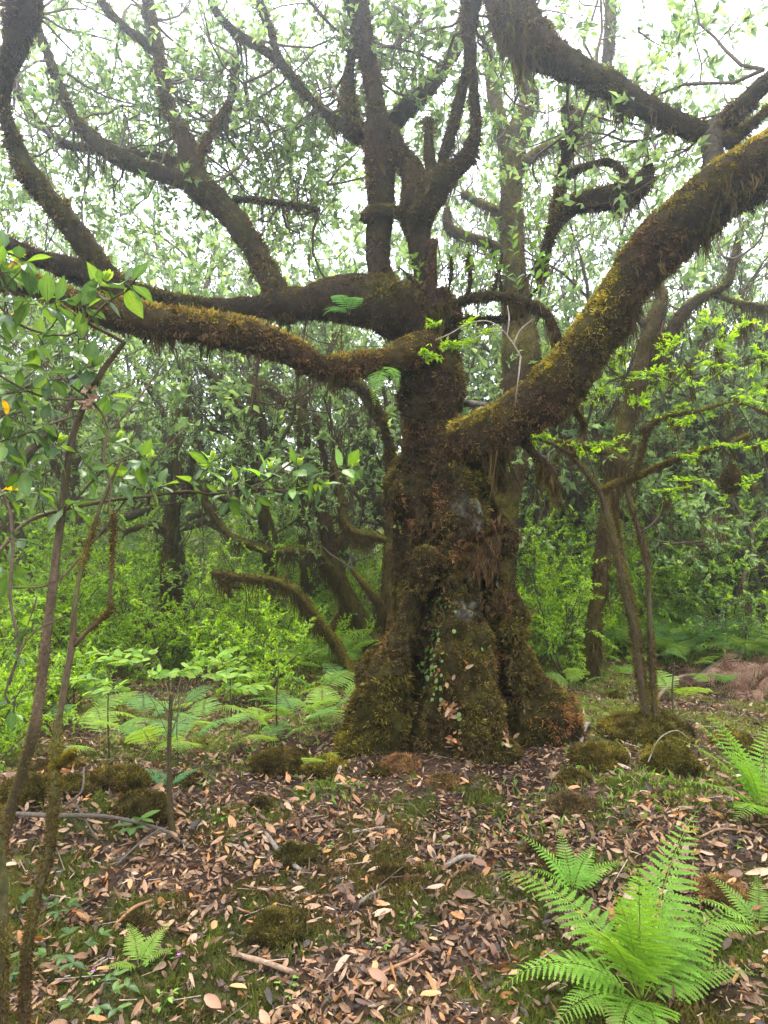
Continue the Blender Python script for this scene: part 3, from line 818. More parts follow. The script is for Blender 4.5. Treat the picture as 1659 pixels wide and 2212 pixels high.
# drooping mossy remains below the right arm
limb([(1110, 930, 14, 4.85), (1150, 975, 12, 4.85), (1180, 1010, 16, 4.8), (1200, 1050, 12, 4.8)], rg, gold=0.06, dens=9000, hang=5000, HL=0.12, sides=14)
limb([(1060, 950, 30, 4.92), (1075, 1000, 26, 4.95), (1085, 1050, 12, 5.0)], rg, gold=0.25, dens=11000, hang=2500, HL=0.09)
# arm left of the trunk that dips behind the lower bough
limb([(900, 1010, 14, 5.5), (850, 990, 13, 5.7), (832, 930, 14, 5.8), (810, 870, 13, 5.9), (770, 835, 14, 6.0), (700, 810, 13, 6.1)], rg, gold=0.17, dens=8000, hang=2800, HL=0.13)
limb([(1008, 872, 9, 5.15), (1030, 872, 8, 5.0), (1050, 872, 7, 4.9)], rg, bare=0.9, dens=500, hang=0, sides=12)

# twigs and leaves of the great tree's crown
def crown(parent, starts, rng, col, Lf=0.075, per=13, maxlv=2, L0=1.0, r0=0.014, twigname='twigs', crook=0.3, hang=0):
    segs, tips = [], []
    for (p, d) in starts:
        grow(rng, np.array(p, float), np.array(d, float), L0 * rng.uniform(.7, 1.3), r0, 0, maxlv, segs, tips, crook=crook, up=0.10, nch=(3, 5))
    g = Geo()
    for lv, s in segs:
        tube(g, s, 5 if lv < 2 else 3, 0.12, (0.10, 0.075, 0.05), endcap=False)
    if hang:
        q = np.concatenate([s[:, :3] for lv, s in segs if lv < 2]); k = rng.integers(0, len(q), hang)
        strands(g, q[k] + rng.normal(0, 0.02, (hang, 3)), rng.exponential(0.07, hang).clip(.02, .3), np.full(hang, 0.003), palette(rng, hang, [BROWN, PLUM, OLIVE]), rng)
    build(g, twigname, M_TWIG, parent, 'stuff')
    t = np.array(tips)
    p, D, N, L, W = spray(t, per, rng, Lf, 0.46, 0.8, 0.16)
    c = palette(rng, len(p), col, None, 0.2)
    g = Geo(); leaves(g, p, D, N, L, W, c, 0)
    build(g, 'foliage', M_CANOPY, parent, 'stuff')
    return len(p)

LAUREL = [(0.135, 0.225, 0.050), (0.18, 0.285, 0.062), (0.090, 0.165, 0.040), (0.24, 0.355, 0.080)]
BRIGHT = [(0.21, 0.37, 0.030), (0.27, 0.43, 0.040), (0.15, 0.28, 0.025), (0.32, 0.47, 0.055)]
st = []
rc = np.random.default_rng(31)
for (a, b, d, n) in ((255, 338, 6.0, 4), (165, 262, 6.0, 4), (108, 130, 6.0, 4), (70, 30, 6.0, 3), (392, 290, 5.95, 4), (352, 180, 6.0, 4), (325, 40, 6.1, 3), (262, 52, 6.0, 3), (472, 258, 5.95, 4),
                     (505, 120, 6.0, 3), (610, 440, 5.85, 3), (690, 452, 5.9, 3), (690, 232, 5.6, 3), (605, 135, 5.6, 3), (505, 68, 5.6, 3), (440, 410, 5.85, 2), (95, 275, 6.8, 4), (30, 180, 7.0, 3), (785, 80, 5.2, 3), (752, 230, 5.35, 2), (1018, 60, 5.0, 2)):
    for _ in range(n):
        st.append((P(a, b, d), rc.normal(0, 1, 3) + [0, 0.3, 0.25]))
st = st + [(P(a, b, d), rc.normal(0, 1, 3) + [0, .3, .1]) for (a, b, d) in ((1230, 140, 4.6), (1290, 172, 4.6), (1120, 60, 4.8), (1650, 150, 4.2), (1120, 200, 6.5), (1260, 90, 6.5), (1380, 60, 6.5), (1250, 260, 6.5), (1330, 280, 6.5), (1420, 330, 6.5), (1200, 380, 6.5), (1080, 150, 6.5), (640, 330, 6.4), (700, 400, 6.4), (560, 250, 6.2)) for _ in range(1)]
st = [(p, d + np.array([0, 1.1, 0.1])) for p, d in st] + [(p, rc.normal(0, 1, 3) + [0, 1.5, 0.1]) for p, d in st[::2]]
crown(TREE, st, rc, LAUREL, per=9, maxlv=2, L0=1.0, Lf=0.080, hang=7000)

# ================================================================== TREES BEHIND
def tree_from(name, label, group, limbs, rng, col, origin=None, Lf=0.07, per=14, maxlv=2, L0=0.9, ends=3, hang=4000, HL=0.10, gold=0.25, fuzz=2500, extra=(), r0=0.012, up=0.2):
    """a mossy crooked tree from given limbs (rows x,y,z,r); leaves grow from the last rows of each limb and from 'extra' points"""
    g = Geo(); rows = []
    for L in limbs:
        s = tube(g, L, 12, 0.07, BROWN, lump=0.2, lseed=int(rng.integers(99)), fine=0.008)
        rows.append(s)
    V, C, T = g.arrays(); N = vnormals(V, T)
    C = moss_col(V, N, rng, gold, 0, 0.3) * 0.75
    root = thing(name, label, 'tree', (0, 0, 0) if origin is None else origin, 0, group)
    g2 = Geo(); g2.add(V, T, None, C)
    tk = build(g2, 'trunk', M_BARK, root)
    g = Geo()
    a, b, c = V[T[:, 0]], V[T[:, 1]], V[T[:, 2]]
    area = np.linalg.norm(np.cross(b - a, c - a), axis=1).sum() / 2
    n = int(area * fuzz)
    p, nn, _ = sample_surface(V, T, n, rng)
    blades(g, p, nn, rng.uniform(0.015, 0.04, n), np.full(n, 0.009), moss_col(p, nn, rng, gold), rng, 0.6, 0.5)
    if hang:
        p, nn, _ = sample_surface(V, T, hang, rng, lambda q, m: np.clip(-m[:, 2] + 0.35, 0, 1) * np.clip(0.2 + 1.5 * noise(q, 4, 97), 0.03, 2))
        strands(g, p, (HL * rng.exponential(1, hang)).clip(0.02, HL * 3.2), np.full(hang, 0.0045), mixc(BROWN, OLIVE, rng.random(hang) * 0.6) * rng.uniform(.6, 1.3, (hang, 1)), rng)
    build(g, 'moss', M_MOSS, tk, 'stuff')
    segs, tips = [], []
    for s in rows:
        for _ in range(ends):
            d = nrm(s[-1, :3] - s[-3, :3]) + rng.normal(0, 0.6, 3) + [0, 0, up]
            grow(rng, s[-1, :3].copy(), d, L0 * rng.uniform(.7, 1.3), r0, 0, maxlv, segs, tips, crook=0.3, up=0.08)
    for (q, k) in extra:
        for _ in range(k):
            grow(rng, np.array(q, float), rng.normal(0, 1, 3) + [0, 0, 0.3], L0 * rng.uniform(.6, 1.2), r0, 0, maxlv, segs, tips, crook=0.3, up=0.08)
    if tips:
        g = Geo()
        for lv, s in segs: tube(g, s, 4 if lv < 2 else 3, 0.15, (0.085, 0.065, 0.04), endcap=False)
        build(g, 'twigs', M_TWIG, root, 'stuff')
        p, D, N2, L, W = spray(np.array(tips), per, rng, Lf, 0.38, 0.8, 0.2)
        g = Geo(); leaves(g, p, D, N2, L, W, palette(rng, len(p), col, None, 0.2), 0)
        build(g, 'crown', M_CANOPY, root, 'stuff')
    return root

rt = np.random.default_rng(41)
tree_from('mossy_tree', 'leaning mossy tree whose low bough arches out level behind the great trunk', 'mossy trees behind', [
    PT([(836, 1440, 20, 9.4), (822, 1405, 17, 9.4), (798, 1372, 15, 9.4), (765, 1310, 15, 9.4), (735, 1255, 15, 9.4), (716, 1200, 15, 9.4), (702, 1130, 14, 9.4), (690, 1060, 11, 9.4), (700, 980, 9, 9.4), (680, 900, 8, 9.4)]),
    PT([(730, 1250, 13, 9.4), (700, 1215, 12, 9.3), (680, 1196, 11, 9.2), (640, 1190, 10, 9.1), (590, 1192, 9, 9.0), (540, 1178, 8, 9.0), (500, 1160, 7, 9.0), (465, 1120, 7, 9.0), (440, 1080, 6, 9.0), (425, 1030, 5, 9.0)]),
    PT([(778, 1440, 18, 9.5), (770, 1400, 16, 9.5), (752, 1340, 14, 9.5), (742, 1260, 12, 9.5)]),
    PT([(716, 1200, 7, 9.4), (738, 1150, 7, 9.6), (742, 1090, 7, 9.8), (720, 1040, 7, 9.9), (728, 960, 6, 10)]),
    PT([(676, 1195, 4, 9.2), (668, 1150, 3.4, 9.2), (664, 1110, 3, 9.2)]), PT([(600, 1190, 4, 9.0), (590, 1140, 3, 9.0), (575, 1090, 2.5, 9.0)]),
], rt, LAUREL, hang=5000, L0=0.75, ends=2, per=12, fuzz=3500)
tree_from('mossy_tree', 'low bent mossy tree with a shaggy broken tip, among ferns left of the trunk', 'mossy trees behind', [
    PT([(784, 1510, 20, 7.2), (778, 1490, 18, 7.2), (762, 1465, 13, 7.2), (745, 1430, 11, 7.2), (722, 1385, 11, 7.2), (700, 1358, 11, 7.15), (672, 1322, 11, 7.1), (640, 1280, 10, 7.05), (600, 1257, 9, 7.0), (560, 1250, 8, 7.0), (520, 1248, 8, 7.0), (485, 1240, 6, 7.0), (458, 1236, 4, 7.0)]),
    PT([(712, 1372, 6, 7.2), (722, 1345, 5, 7.2), (728, 1325, 4, 7.2)]), PT([(612, 1262, 5, 7.0), (620, 1240, 3, 7.0)]),
    PT([(500, 1245, 5, 7.0), (490, 1275, 7, 7.0), (500, 1290, 4, 7.0)]), PT([(470, 1240, 4, 7), (490, 1262, 6, 7), (520, 1268, 4, 7)]),
], rt, LAUREL, hang=1800, HL=0.08, ends=0, fuzz=5000, gold=0.3)
tree_from('mossy_tree', 'upright mossy trunk, thick as a thigh, ringed by shrubs far left of the great tree', 'mossy trees behind', [
    PT([(364, 1445, 17, 9.5), (362, 1375, 13, 9.5), (360, 1300, 11, 9.5), (363, 1240, 15, 9.5), (368, 1180, 14, 9.5), (375, 1110, 12, 9.5), (385, 1040, 11, 9.5), (380, 960, 10, 9.5), (400, 880, 9, 9.5)]),
    PT([(384, 1440, 8, 9.7), (382, 1370, 6, 9.7), (383, 1290, 6, 9.7), (378, 1220, 6, 9.6)]),
    PT([(372, 1150, 8, 9.5), (340, 1135, 7, 9.5), (300, 1140, 6, 9.5), (270, 1150, 6, 9.5)]),
    PT([(380, 1060, 8, 9.5), (410, 1050, 7, 9.6), (440, 1070, 5, 9.6)]),
], rt, LAUREL, hang=4000, ends=3, L0=0.9, per=12)
tree_from('mossy_tree', 'knotted mossy tree with three forked stems under the long left bough', 'mossy trees behind', [
    PT([(664, 1445, 15, 10.5), (664, 1420, 14, 10.5), (662, 1250, 13, 10.5), (658, 1120, 13, 10.5), (655, 1010, 13, 10.5), (656, 940, 15, 10.4), (640, 890, 13, 10.3), (610, 858, 11, 10.2), (570, 832, 10, 10.1), (520, 828, 9, 10), (470, 850, 7, 10)]),
    PT([(658, 960, 11, 10.5), (652, 880, 10, 10.6), (650, 820, 9, 10.7), (640, 740, 8, 10.8)]),
    PT([(602, 1430, 12, 11), (600, 1390, 10, 11), (560, 1060, 11, 11), (545, 990, 11, 11), (520, 930, 10, 11), (510, 870, 9, 11), (470, 830, 8, 11), (430, 780, 7, 11)]),
    PT([(548, 1000, 9, 11), (570, 950, 8, 11), (562, 900, 8, 11), (540, 850, 6, 11)]),
], rt, LAUREL, hang=3500, HL=0.11, ends=4, L0=1.1, per=15)
tree_from('mossy_tree', 'dark mossy stem rising close behind the left flank of the great trunk', 'mossy trees behind', [
    PT([(852, 1475, 18, 8.6), (850, 1450, 16, 8.6), (838, 1300, 14, 8.6), (842, 1200, 13, 8.6), (848, 1050, 13, 8.6), (838, 960, 14, 8.6), (822, 900, 13, 8.6), (790, 850, 12, 8.6), (750, 800, 10, 8.7)]),
    PT([(840, 1168, 9, 8.6), (800, 1158, 10, 8.5), (765, 1150, 9, 8.5), (742, 1120, 8, 8.6), (735, 1060, 8, 8.7), (720, 1000, 7, 8.8)]),
    PT([(842, 1350, 9, 8.6), (815, 1300, 9, 8.4), (785, 1260, 8, 8.3), (760, 1230, 5, 8.3)]),
], rt, LAUREL, hang=4500, ends=2, L0=0.9)
tree_from('mossy_tree', 'tall forked tree hung with moss, seen over the crook of the great right arm', 'mossy trees behind', [
    PT([(1050, 1480, 44, 8.2), (1060, 1400, 40, 8.2), (1075, 1150, 40, 8.2), (1100, 950, 40, 8.2), (1125, 800, 40, 8.2), (1118, 690, 34, 8.2), (1112, 600, 27, 8.2), (1105, 500, 24, 8.2), (1104, 420, 22, 8.2), (1106, 340, 24, 8.2), (1125, 270, 24, 8.2), (1145, 210, 22, 8.2), (1125, 150, 18, 8.2), (1120, 70, 14, 8.2), (1130, -20, 12, 8.2)]),
    PT([(1100, 320, 20, 8.2), (1080, 270, 18, 8.2), (1068, 210, 16, 8.2), (1060, 150, 15, 8.2), (1050, 80, 12, 8.2)]),
    PT([(1112, 372, 12, 8.2), (1150, 338, 13, 8.1), (1200, 312, 13, 8.0), (1250, 300, 12, 8.0), (1285, 268, 12, 8.0), (1300, 220, 11, 8.0), (1310, 150, 11, 8.0), (1318, 60, 13, 8.0), (1320, -40, 12, 8)]),
    PT([(1095, 545, 9, 8.3), (1045, 520, 10, 8.4), (1000, 510, 12, 8.5), (970, 490, 12, 8.5), (965, 450, 8, 8.5)]),
    PT([(1090, 460, 9, 8.3), (1040, 440, 9, 8.4), (1000, 420, 9, 8.5)]),
], rt, LAUREL, hang=7000, HL=0.13, ends=4, L0=1.2, per=12, gold=0.5)
tree_from('mossy_tree', 'gnarled mossy tree with a bare forked top above bright saplings, beyond the right arm', 'mossy trees behind', [
    PT([(1268, 1500, 20, 7.6), (1276, 1400, 17, 7.6), (1290, 1300, 16, 7.6), (1320, 1050, 15, 7.6), (1368, 860, 17, 7.6), (1395, 760, 20, 7.6), (1412, 700, 20, 7.6), (1430, 640, 13, 7.6), (1405, 600, 9, 7.6)]),
    PT([(1415, 770, 12, 7.6), (1450, 720, 14, 7.5), (1480, 670, 13, 7.4), (1530, 635, 10, 7.3), (1570, 615, 9, 7.2), (1585, 560, 9, 7.2), (1600, 500, 7, 7.2)]),
    PT([(1540, 635, 6, 7.3), (1600, 655, 6, 7.2), (1700, 668, 5, 7.1)]),
    PT([(1400, 705, 8, 7.6), (1380, 690, 7, 7.6), (1375, 640, 5, 7.6)]),
    PT([(1350, 1010, 18, 7.6), (1320, 985, 12, 7.5), (1280, 965, 9, 7.4), (1200, 955, 7, 7.3)]),
], rt, LAUREL, hang=10000, HL=0.12, ends=2, L0=0.7, per=10)

# variant trees for the forest beyond; each is set out whole, then copied
def forest_variant(seed, height, dens=1.0, r=0.13):
    rng = np.random.default_rng(seed)
    segs, tips = [], []
    grow(rng, np.zeros(3) - [0, 0, 0.3], np.array([rng.normal(0, .25), rng.normal(0, .25), 1.0]), height * 0.42, r, 0, 4, segs, tips, crook=0.30, up=0.13, nch=(4, 5), ang=(30, 75), ratio=0.66, rr=0.66, start=0.32)
    g = Geo()
    for lv, s in segs:
        if lv <= 3: tube(g, s, (10, 8, 6, 4)[lv], (0.12, 0.14, 0.2, 0.3)[lv], (0.085, 0.062, 0.036), lump=0.2 if lv < 3 else 0, fine=0.006, lseed=seed, endcap=lv < 2)
        else: tube(g, s[[0, -1]], 3, 0.5, (0.08, 0.06, 0.035), endcap=False)
    trunk = g.mesh('trunk', M_BARK)
    q = np.concatenate([resample(s, 0.06)[:, :3] for lv, s in segs if lv < 4]); n = 3200
    g = Geo(); k = rng.integers(0, len(q), n)
    strands(g, q[k] + rng.normal(0, 0.025, (n, 3)), rng.exponential(0.08, n).clip(.02, .35), np.full(n, 0.006), palette(rng, n, [BROWN, PLUM, OLIVE]), rng)
    moss = g.mesh('hanging_moss', M_MOSS)
    p, D, N, L, W = spray(np.array(tips), int(15 * dens), rng, 0.098, 0.48, 0.85, 0.30)
    g = Geo(); leaves(g, p, D, N, L, W, palette(rng, len(p), LAUREL, None, 0.22), 0)
    crown_m = g.mesh('crown', M_CANOPY)
    return trunk, moss, crown_m
VAR = [forest_variant(100 + k, h, d, r) for k, (h, d, r) in enumerate(((7.6, 1.0, .12), (6.4, 1.1, .10), (8.6, 1.0, .14), (5.2, 1.3, .09), (7.2, 1.1, .11)))]
VTOP = [max(vv.co.z for vv in v[2].vertices) for v in VAR]; print('tops', VTOP)
print('variant crowns', [len(v[2].polygons) for v in VAR])

def forest_tree(px, d, k, rz, sc, label, group):
    q = P(px, 1200, d)
    x, y = float(q[0]), float(q[1])
    root = thing('forest_tree', label, 'tree', (x, y, h1(x, y) - 0.05), rz, group)
    root.scale = (sc, sc, sc)
    tr = link('trunk', VAR[k][0], root); link('hanging_moss', VAR[k][1], tr, 'stuff'); link('crown', VAR[k][2], root, 'stuff')
    return root
rf_ = random.Random(9)

ROWS = [  # px, depth, variant, scale
    (-170, 7.6, 0, 1.0), (40, 9.2, 1, 1.35), (90, 10.6, 2, 1.5), (640, 13.0, 2, 1.75), (1265, 12.6, 0, 1.7), (1500, 13.0, 2, 1.6), (1640, 10.6, 0, 1.4), (270, 13.4, 2, 1.7), (380, 12.4, 0, 1.5), (700, 13.5, 1, 1.5), (790, 12.2, 2, 1.1),
    (960, 12.5, 0, 1.3), (1060, 11.5, 4, 1.3), (1220, 12.2, 2, 1.25), (1330, 13.8, 1, 1.4), (1430, 12.0, 3, 1.2), (1560, 12.8, 0, 1.1), (1690, 10.4, 4, 1.0), (1800, 9.0, 2, 0.9),
    (-60, 11.5, 4, 1.1), (110, 14.0, 3, 1.2), (250, 16.0, 1, 1.2), (640, 18.5, 0, 1.1), (860, 17.0, 3, 1.2), (1130, 16.5, 1, 1.1), (1290, 18.0, 4, 1.0), (1480, 17.0, 2, 0.9), (1640, 16.0, 1, 0.95), (1780, 14.0, 0, 0.9),
    (0, 19.5, 0, 1.2), (170, 22.0, 4, 1.2), (350, 24.0, 3, 1.3), (740, 24.5, 2, 1.2), (950, 23.0, 4, 1.2), (1180, 24.0, 0, 1.1), (1380, 25.0, 3, 1.2), (1560, 23.5, 1, 1.1), (1720, 21.0, 2, 1.0)]
WHERE = ['by the left edge of the wood', 'behind the slim mossy stems', 'left of the upright mossy trunk', 'behind the upright mossy trunk', 'above the level arching bough', 'between the arching bough and the great trunk', 'just behind the great trunk', 'in the gap under the right arm', 'behind the bright green thicket', 'behind the twin mossy stems', 'over the right hand fern bed', 'beyond the dead bracken heap', 'at the right edge of the wood']
def where(px):
    e = [20, 150, 300, 430, 600, 780, 980, 1130, 1270, 1420, 1520, 1640]
    return WHERE[sum(px > v for v in e)]
SIZE = {0: 'tall crooked laurel', 1: 'slender laurel', 2: 'broad spreading laurel', 3: 'short dense laurel', 4: 'leaning laurel'}
for i, (px, d, k, sc) in enumerate(ROWS):
    row = 'near' if d < 12.9 else ('in the middle distance' if d < 18.8 else 'far off, faded by mist,')
    forest_tree(px, d, k, rf_.random() * 6.28, sc, f'{SIZE[k]} {row if row != "near" else "fairly near"} {where(px)}', 'laurel trees of the misty wood')

# ================================================================== SHRUBS
def shrub_variant(seed, height, width, nst, col, Lf=0.036, flat=0.6, per=16, levels=2):
    per = int(per * 1.35); Lf = Lf * 1.12
    rng = np.random.default_rng(seed)
    segs, tips = [], []
    for s in range(nst):
        a = rng.random() * 6.28
        d = np.array([math.cos(a) * width / height * 0.7, math.sin(a) * width / height * 0.7, 1.0])
        grow(rng, np.array([rng.normal(0, .05), rng.normal(0, .05), -0.05]), d, height * rng.uniform(.55, .85), 0.011, 0, levels, segs, tips, crook=0.22, up=0.02, nch=(6, 8), ang=(45, 85), ratio=0.42, rr=0.5, start=0.25)
    g = Geo()
    for lv, s in segs: tube(g, s, 5 if lv == 0 else 3, 0.12, (0.075, 0.055, 0.03), endcap=False)
    stems = g.mesh('stems', M_TWIG)
    p, D, N, L, W = spray(np.array(tips), per, rng, Lf, 0.45, 0.7, 0.17, flat=flat)
    g = Geo(); leaves(g, p, D, N, L, W, palette(rng, len(p), col, None, 0.18), 0, 0.08)
    return stems, g.mesh('foliage', M_LEAF), len(p)
SV = [shrub_variant(200, 2.1, 1.1, 5, BRIGHT, 0.042), shrub_variant(201, 1.7, 1.3, 5, BRIGHT, 0.040), shrub_variant(202, 1.1, 1.0, 5, BRIGHT, 0.036),
      shrub_variant(203, 2.4, 1.3, 5, LAUREL + BRIGHT[:2], 0.055), shrub_variant(204, 1.0, 1.1, 6, LAUREL[:3] + BRIGHT[:2], 0.034, per=20)]
for k, (x, y, v) in enumerate(((-4.5, -2.5, 0), (4.2, -3.4, 2), (0.3, -5.2, 4), (-3.6, -7.5, 1), (4.6, -8.0, 3), (-8.5, -4.5, 4), (9, -5, 1))):  # unseen trees added to shade the clearing and cut frontal sky light
    t = forest_tree(829, 8, v, k * 1.7, 1.15, 'one of the unseen laurels added outside the view to shade the clearing', 'laurels added out of view for shade')
    t.location = (x, y, h1(x, y) - .05)
for k in range(34):
    px = -250 + (k * 137.5) % 2200; d = 13 + (k * 7.3) % 15
    if 400 < px < 680: px += 900
    forest_tree(px, d, k % 5, rf_.random() * 6.28, rf_.uniform(.9, 1.35), 'one of the far misty laurels filling the gaps of the wood', 'far misty laurels')
print('shrub leaves', [v[2] for v in SV])
def shrub(px, py, d, k, sc, label, group):
    if py is None: q = P(px, 1200, d)
    else: q = G(px, py)
    x, y = float(q[0]), float(q[1])
    r = thing('leafy_shrub', label, 'shrub', (x, y, h1(x, y)), rf_.random() * 6.28, group)
    r.scale = (sc * 1.0, sc * 1.0, sc * rf_.uniform(.92, 1.08))
    link('stems', SV[k][0], r); link('foliage', SV[k][1], r, 'stuff')
    return r
SH = [  # px, depth, variant, scale
    # right of the trunk
    (1150, 8.6, 0, 0.9), (1215, 8.0, 1, 1.0), (1275, 8.9, 0, 1.0), (1195, 9.8, 3, 1.0), (1330, 10.2, 3, 1.0), (1395, 11.2, 0, 1.1), (1460, 11.8, 1, 1.0), (1530, 11.2, 0, 1.1), (1600, 11.6, 3, 1.1), (1650, 11.2, 1, 1.1),
    (1250, 11.4, 0, 1.2), (1420, 12.0, 3, 1.2), (1560, 12.4, 1, 1.3), (1680, 11.6, 0, 1.2), (1120, 10.6, 1, 1.0), (1340, 9.2, 2, 0.8), (1480, 10.6, 4, 0.9), (1740, 8.0, 3, 1.0),
    
    # left of the trunk
    (565, 6.6, 2, 1.0), (500, 7.9, 1, 0.9), (620, 8.3, 2, 1.0), (430, 8.2, 4, 1.0), (350, 7.8, 1, 0.95), (270, 8.0, 2, 1.0), (200, 8.6, 0, 0.9), (120, 7.6, 1, 1.0), (40, 7.4, 3, 1.0), (-40, 6.0, 1, 1.0),
    (690, 9.8, 4, 1.2), (740, 8.4, 2, 0.7), (540, 9.6, 1, 1.0), (320, 10.2, 3, 1.0), (230, 10.8, 1, 1.1), (130, 10.0, 0, 1.1), (590, 11.4, 3, 1.0), (650, 12.4, 0, 1.1), (760, 11.4, 1, 1.0), (830, 10.2, 0, 0.9),
    (380, 13.8, 0, 1.3), (260, 14.0, 3, 1.3), (100, 13.0, 1, 1.3), (0, 11.2, 0, 1.2), (700, 14.8, 3, 1.3), (560, 16.2, 0, 1.5), (430, 17.0, 3, 1.6), (840, 14.0, 1, 1.3), (-90, 8.6, 0, 1.2),
    (60, 5.6, 2, 0.9), (160, 6.2, 4, 0.8), (-20, 4.6, 2, 0.9), (640, 18.0, 1, 1.8), (500, 19.5, 0, 1.8), (720, 20, 3, 1.8), (1160, 14, 3, 1.5), (1350, 15, 0, 1.6), (1500, 15.5, 3, 1.6), (1650, 15, 0, 1.6)]
KIND = {0: 'tall bright green shrub', 1: 'rounded bright green shrub', 2: 'knee high leafy shrub', 3: 'darker broad leaved shrub', 4: 'low fine leaved bush'}
for (px, d, k, sc) in SH:
    dist = 'nearby' if d < 7.5 else ('steps away' if d < 9.3 else ('well back' if d < 12 else 'far back'))
    shrub(px, None, d, k, sc, f'{KIND[k]} {dist} {where(px)}', 'shrubs of the undergrowth')

# ================================================================== FERNS
def frond(L, a0, a1, start, npair, plen, detail, col, rng, twist=0.0, pw=0.2, droop=0.15, seedbend=0.0, tipcurl=0.0):
    """one fern frond growing along +X from the origin; returns Geo"""
    g = Geo()
    n = 26
    t = np.linspace(0, 1, n)
    el = R(a0) + (R(a1) - R(a0)) * t ** 0.9
    el = el - R(tipcurl) * np.clip(t - 0.75, 0, 1) * 4
    az = seedbend * t ** 1.5
    dv = np.stack([np.cos(el) * np.cos(az), np.cos(el) * np.sin(az), np.sin(el)], 1)
    c = np.vstack([[0, 0, 0], np.cumsum(dv[:-1] * L / (n - 1), 0)])
    tube(g, np.column_stack([c, np.linspace(0.0032, 0.0008, n) * (L / 0.7)]), 4, 0.03, np.array(col) * [1.15, .9, .8], endcap=False)
    side = nrm(np.cross(dv, [0, 0, 1.0])); up = nrm(np.cross(side, dv))
    ps, ds, ns, ls = [], [], [], []
    PB = []
    for k in range(npair):
        f = start + (1 - start) * (k + 0.5) / npair
        u = (f - start) / (1 - start)
        i = min(int(f * (n - 1)), n - 2); fr = f * (n - 1) - i
        q = c[i] * (1 - fr) + c[i + 1] * fr
        env = min(1.0, (u + 0.05) / 0.24) ** 0.7 * (1 - u) ** 0.80 * 1.15
        pl = plen * env
        if pl < 0.006: continue
        for sgn in (-1, 1):
            s = side[i] * sgn
            d = nrm(s * 1.0 + dv[i] * (0.32 + 0.25 * u) + up[i] * rng.normal(0.04, 0.05) + np.array([0, 0, -droop * 0.4]) + rng.normal(0, 0.03, 3))
            m = max(3, int(detail * env))
            v = (np.arange(m) + 0.6) / m
            bend = np.array([0, 0, -1.0]) * droop
            pp = q + d * (v * pl)[:, None] + bend * (v ** 2 * pl)[:, None] + up[i] * (0.0015)
            w = nrm(np.cross(up[i], d))
            pin = pl * pw * (1 - 0.80 * v) ** 0.8 * np.minimum(1, 0.55 + v * 4)
            for sg in (-1, 1):
                ps.append(pp); ls.append(np.maximum(pin, 0.002)); ns.append(np.tile(up[i], (m, 1)))
                ds.append(w * sg + d * 0.55 + rng.normal(0, 0.06, (m, 3)))
            ps.append((q + d * pl * 0.86 + bend * pl * 0.7)[None]); ls.append(np.array([pl * 0.2])); ns.append(up[i][None]); ds.append((d + bend)[None])
            bw = pl * pw * 0.85
            PB.append((q + d * pl * 0.02, d + bend * 0.55, up[i], pl * 0.97, bw))
    leaves(g, np.array([x[0] for x in PB]), np.array([x[1] for x in PB]), np.array([x[2] for x in PB]), np.array([x[3] for x in PB]), np.array([x[4] for x in PB]), np.array(col)[None] * rng.uniform(.9, 1.1, (len(PB), 1)), 1, 0.02)
    ps = np.concatenate(ps); ls = np.concatenate(ls); ns = np.concatenate(ns); ds = np.concatenate(ds)
    cc = np.array(col)[None] * rng.uniform(0.82, 1.2, (len(ps), 1))
    leaves(g, ps, ds, ns + rng.normal(0, 0.12, ns.shape), ls * 1.1, np.maximum(ls * 0.62, plen * 0.03), cc, 0, 0.1)
    return g

# bracken for the middle distance : fronds shared between plants
rb = np.random.default_rng(61)
BR = []
for k in range(6):
    col = [(0.18, 0.30, 0.055), (0.22, 0.34, 0.06), (0.13, 0.26, 0.06), (0.24, 0.36, 0.055), (0.14, 0.27, 0.07), (0.20, 0.32, 0.045)][k]
    BR.append(frond(rb.uniform(.85, 1.1), 82, rb.uniform(-28, -5), 0.36, 20, rb.uniform(.20, .26), 12, col, rb, pw=0.13, droop=0.15, seedbend=rb.normal(0, 0.3)).mesh('frond', M_FERN))
def bracken(x, y, nf, sc, label, group, rng=rb):
    root = thing('bracken_fern', label, 'fern', (x, y, h1(x, y) - 0.01), rng.random() * 6.28, group)
    sc *= 0.86
    root.scale = (sc, sc, sc)
    a0 = rng.random() * 6.28
    for i in range(nf):
        f = link('frond', BR[rng.integers(6)], root)
        f.rotation_euler = (rng.normal(0, 0.12), rng.normal(0, 0.14), a0 + i * 6.28 / nf + rng.normal(0, 0.3))
        s = rng.uniform(0.75, 1.15); f.scale = (s, s, s)
        f.location = (rng.normal(0, .02), rng.normal(0, .02), 0)
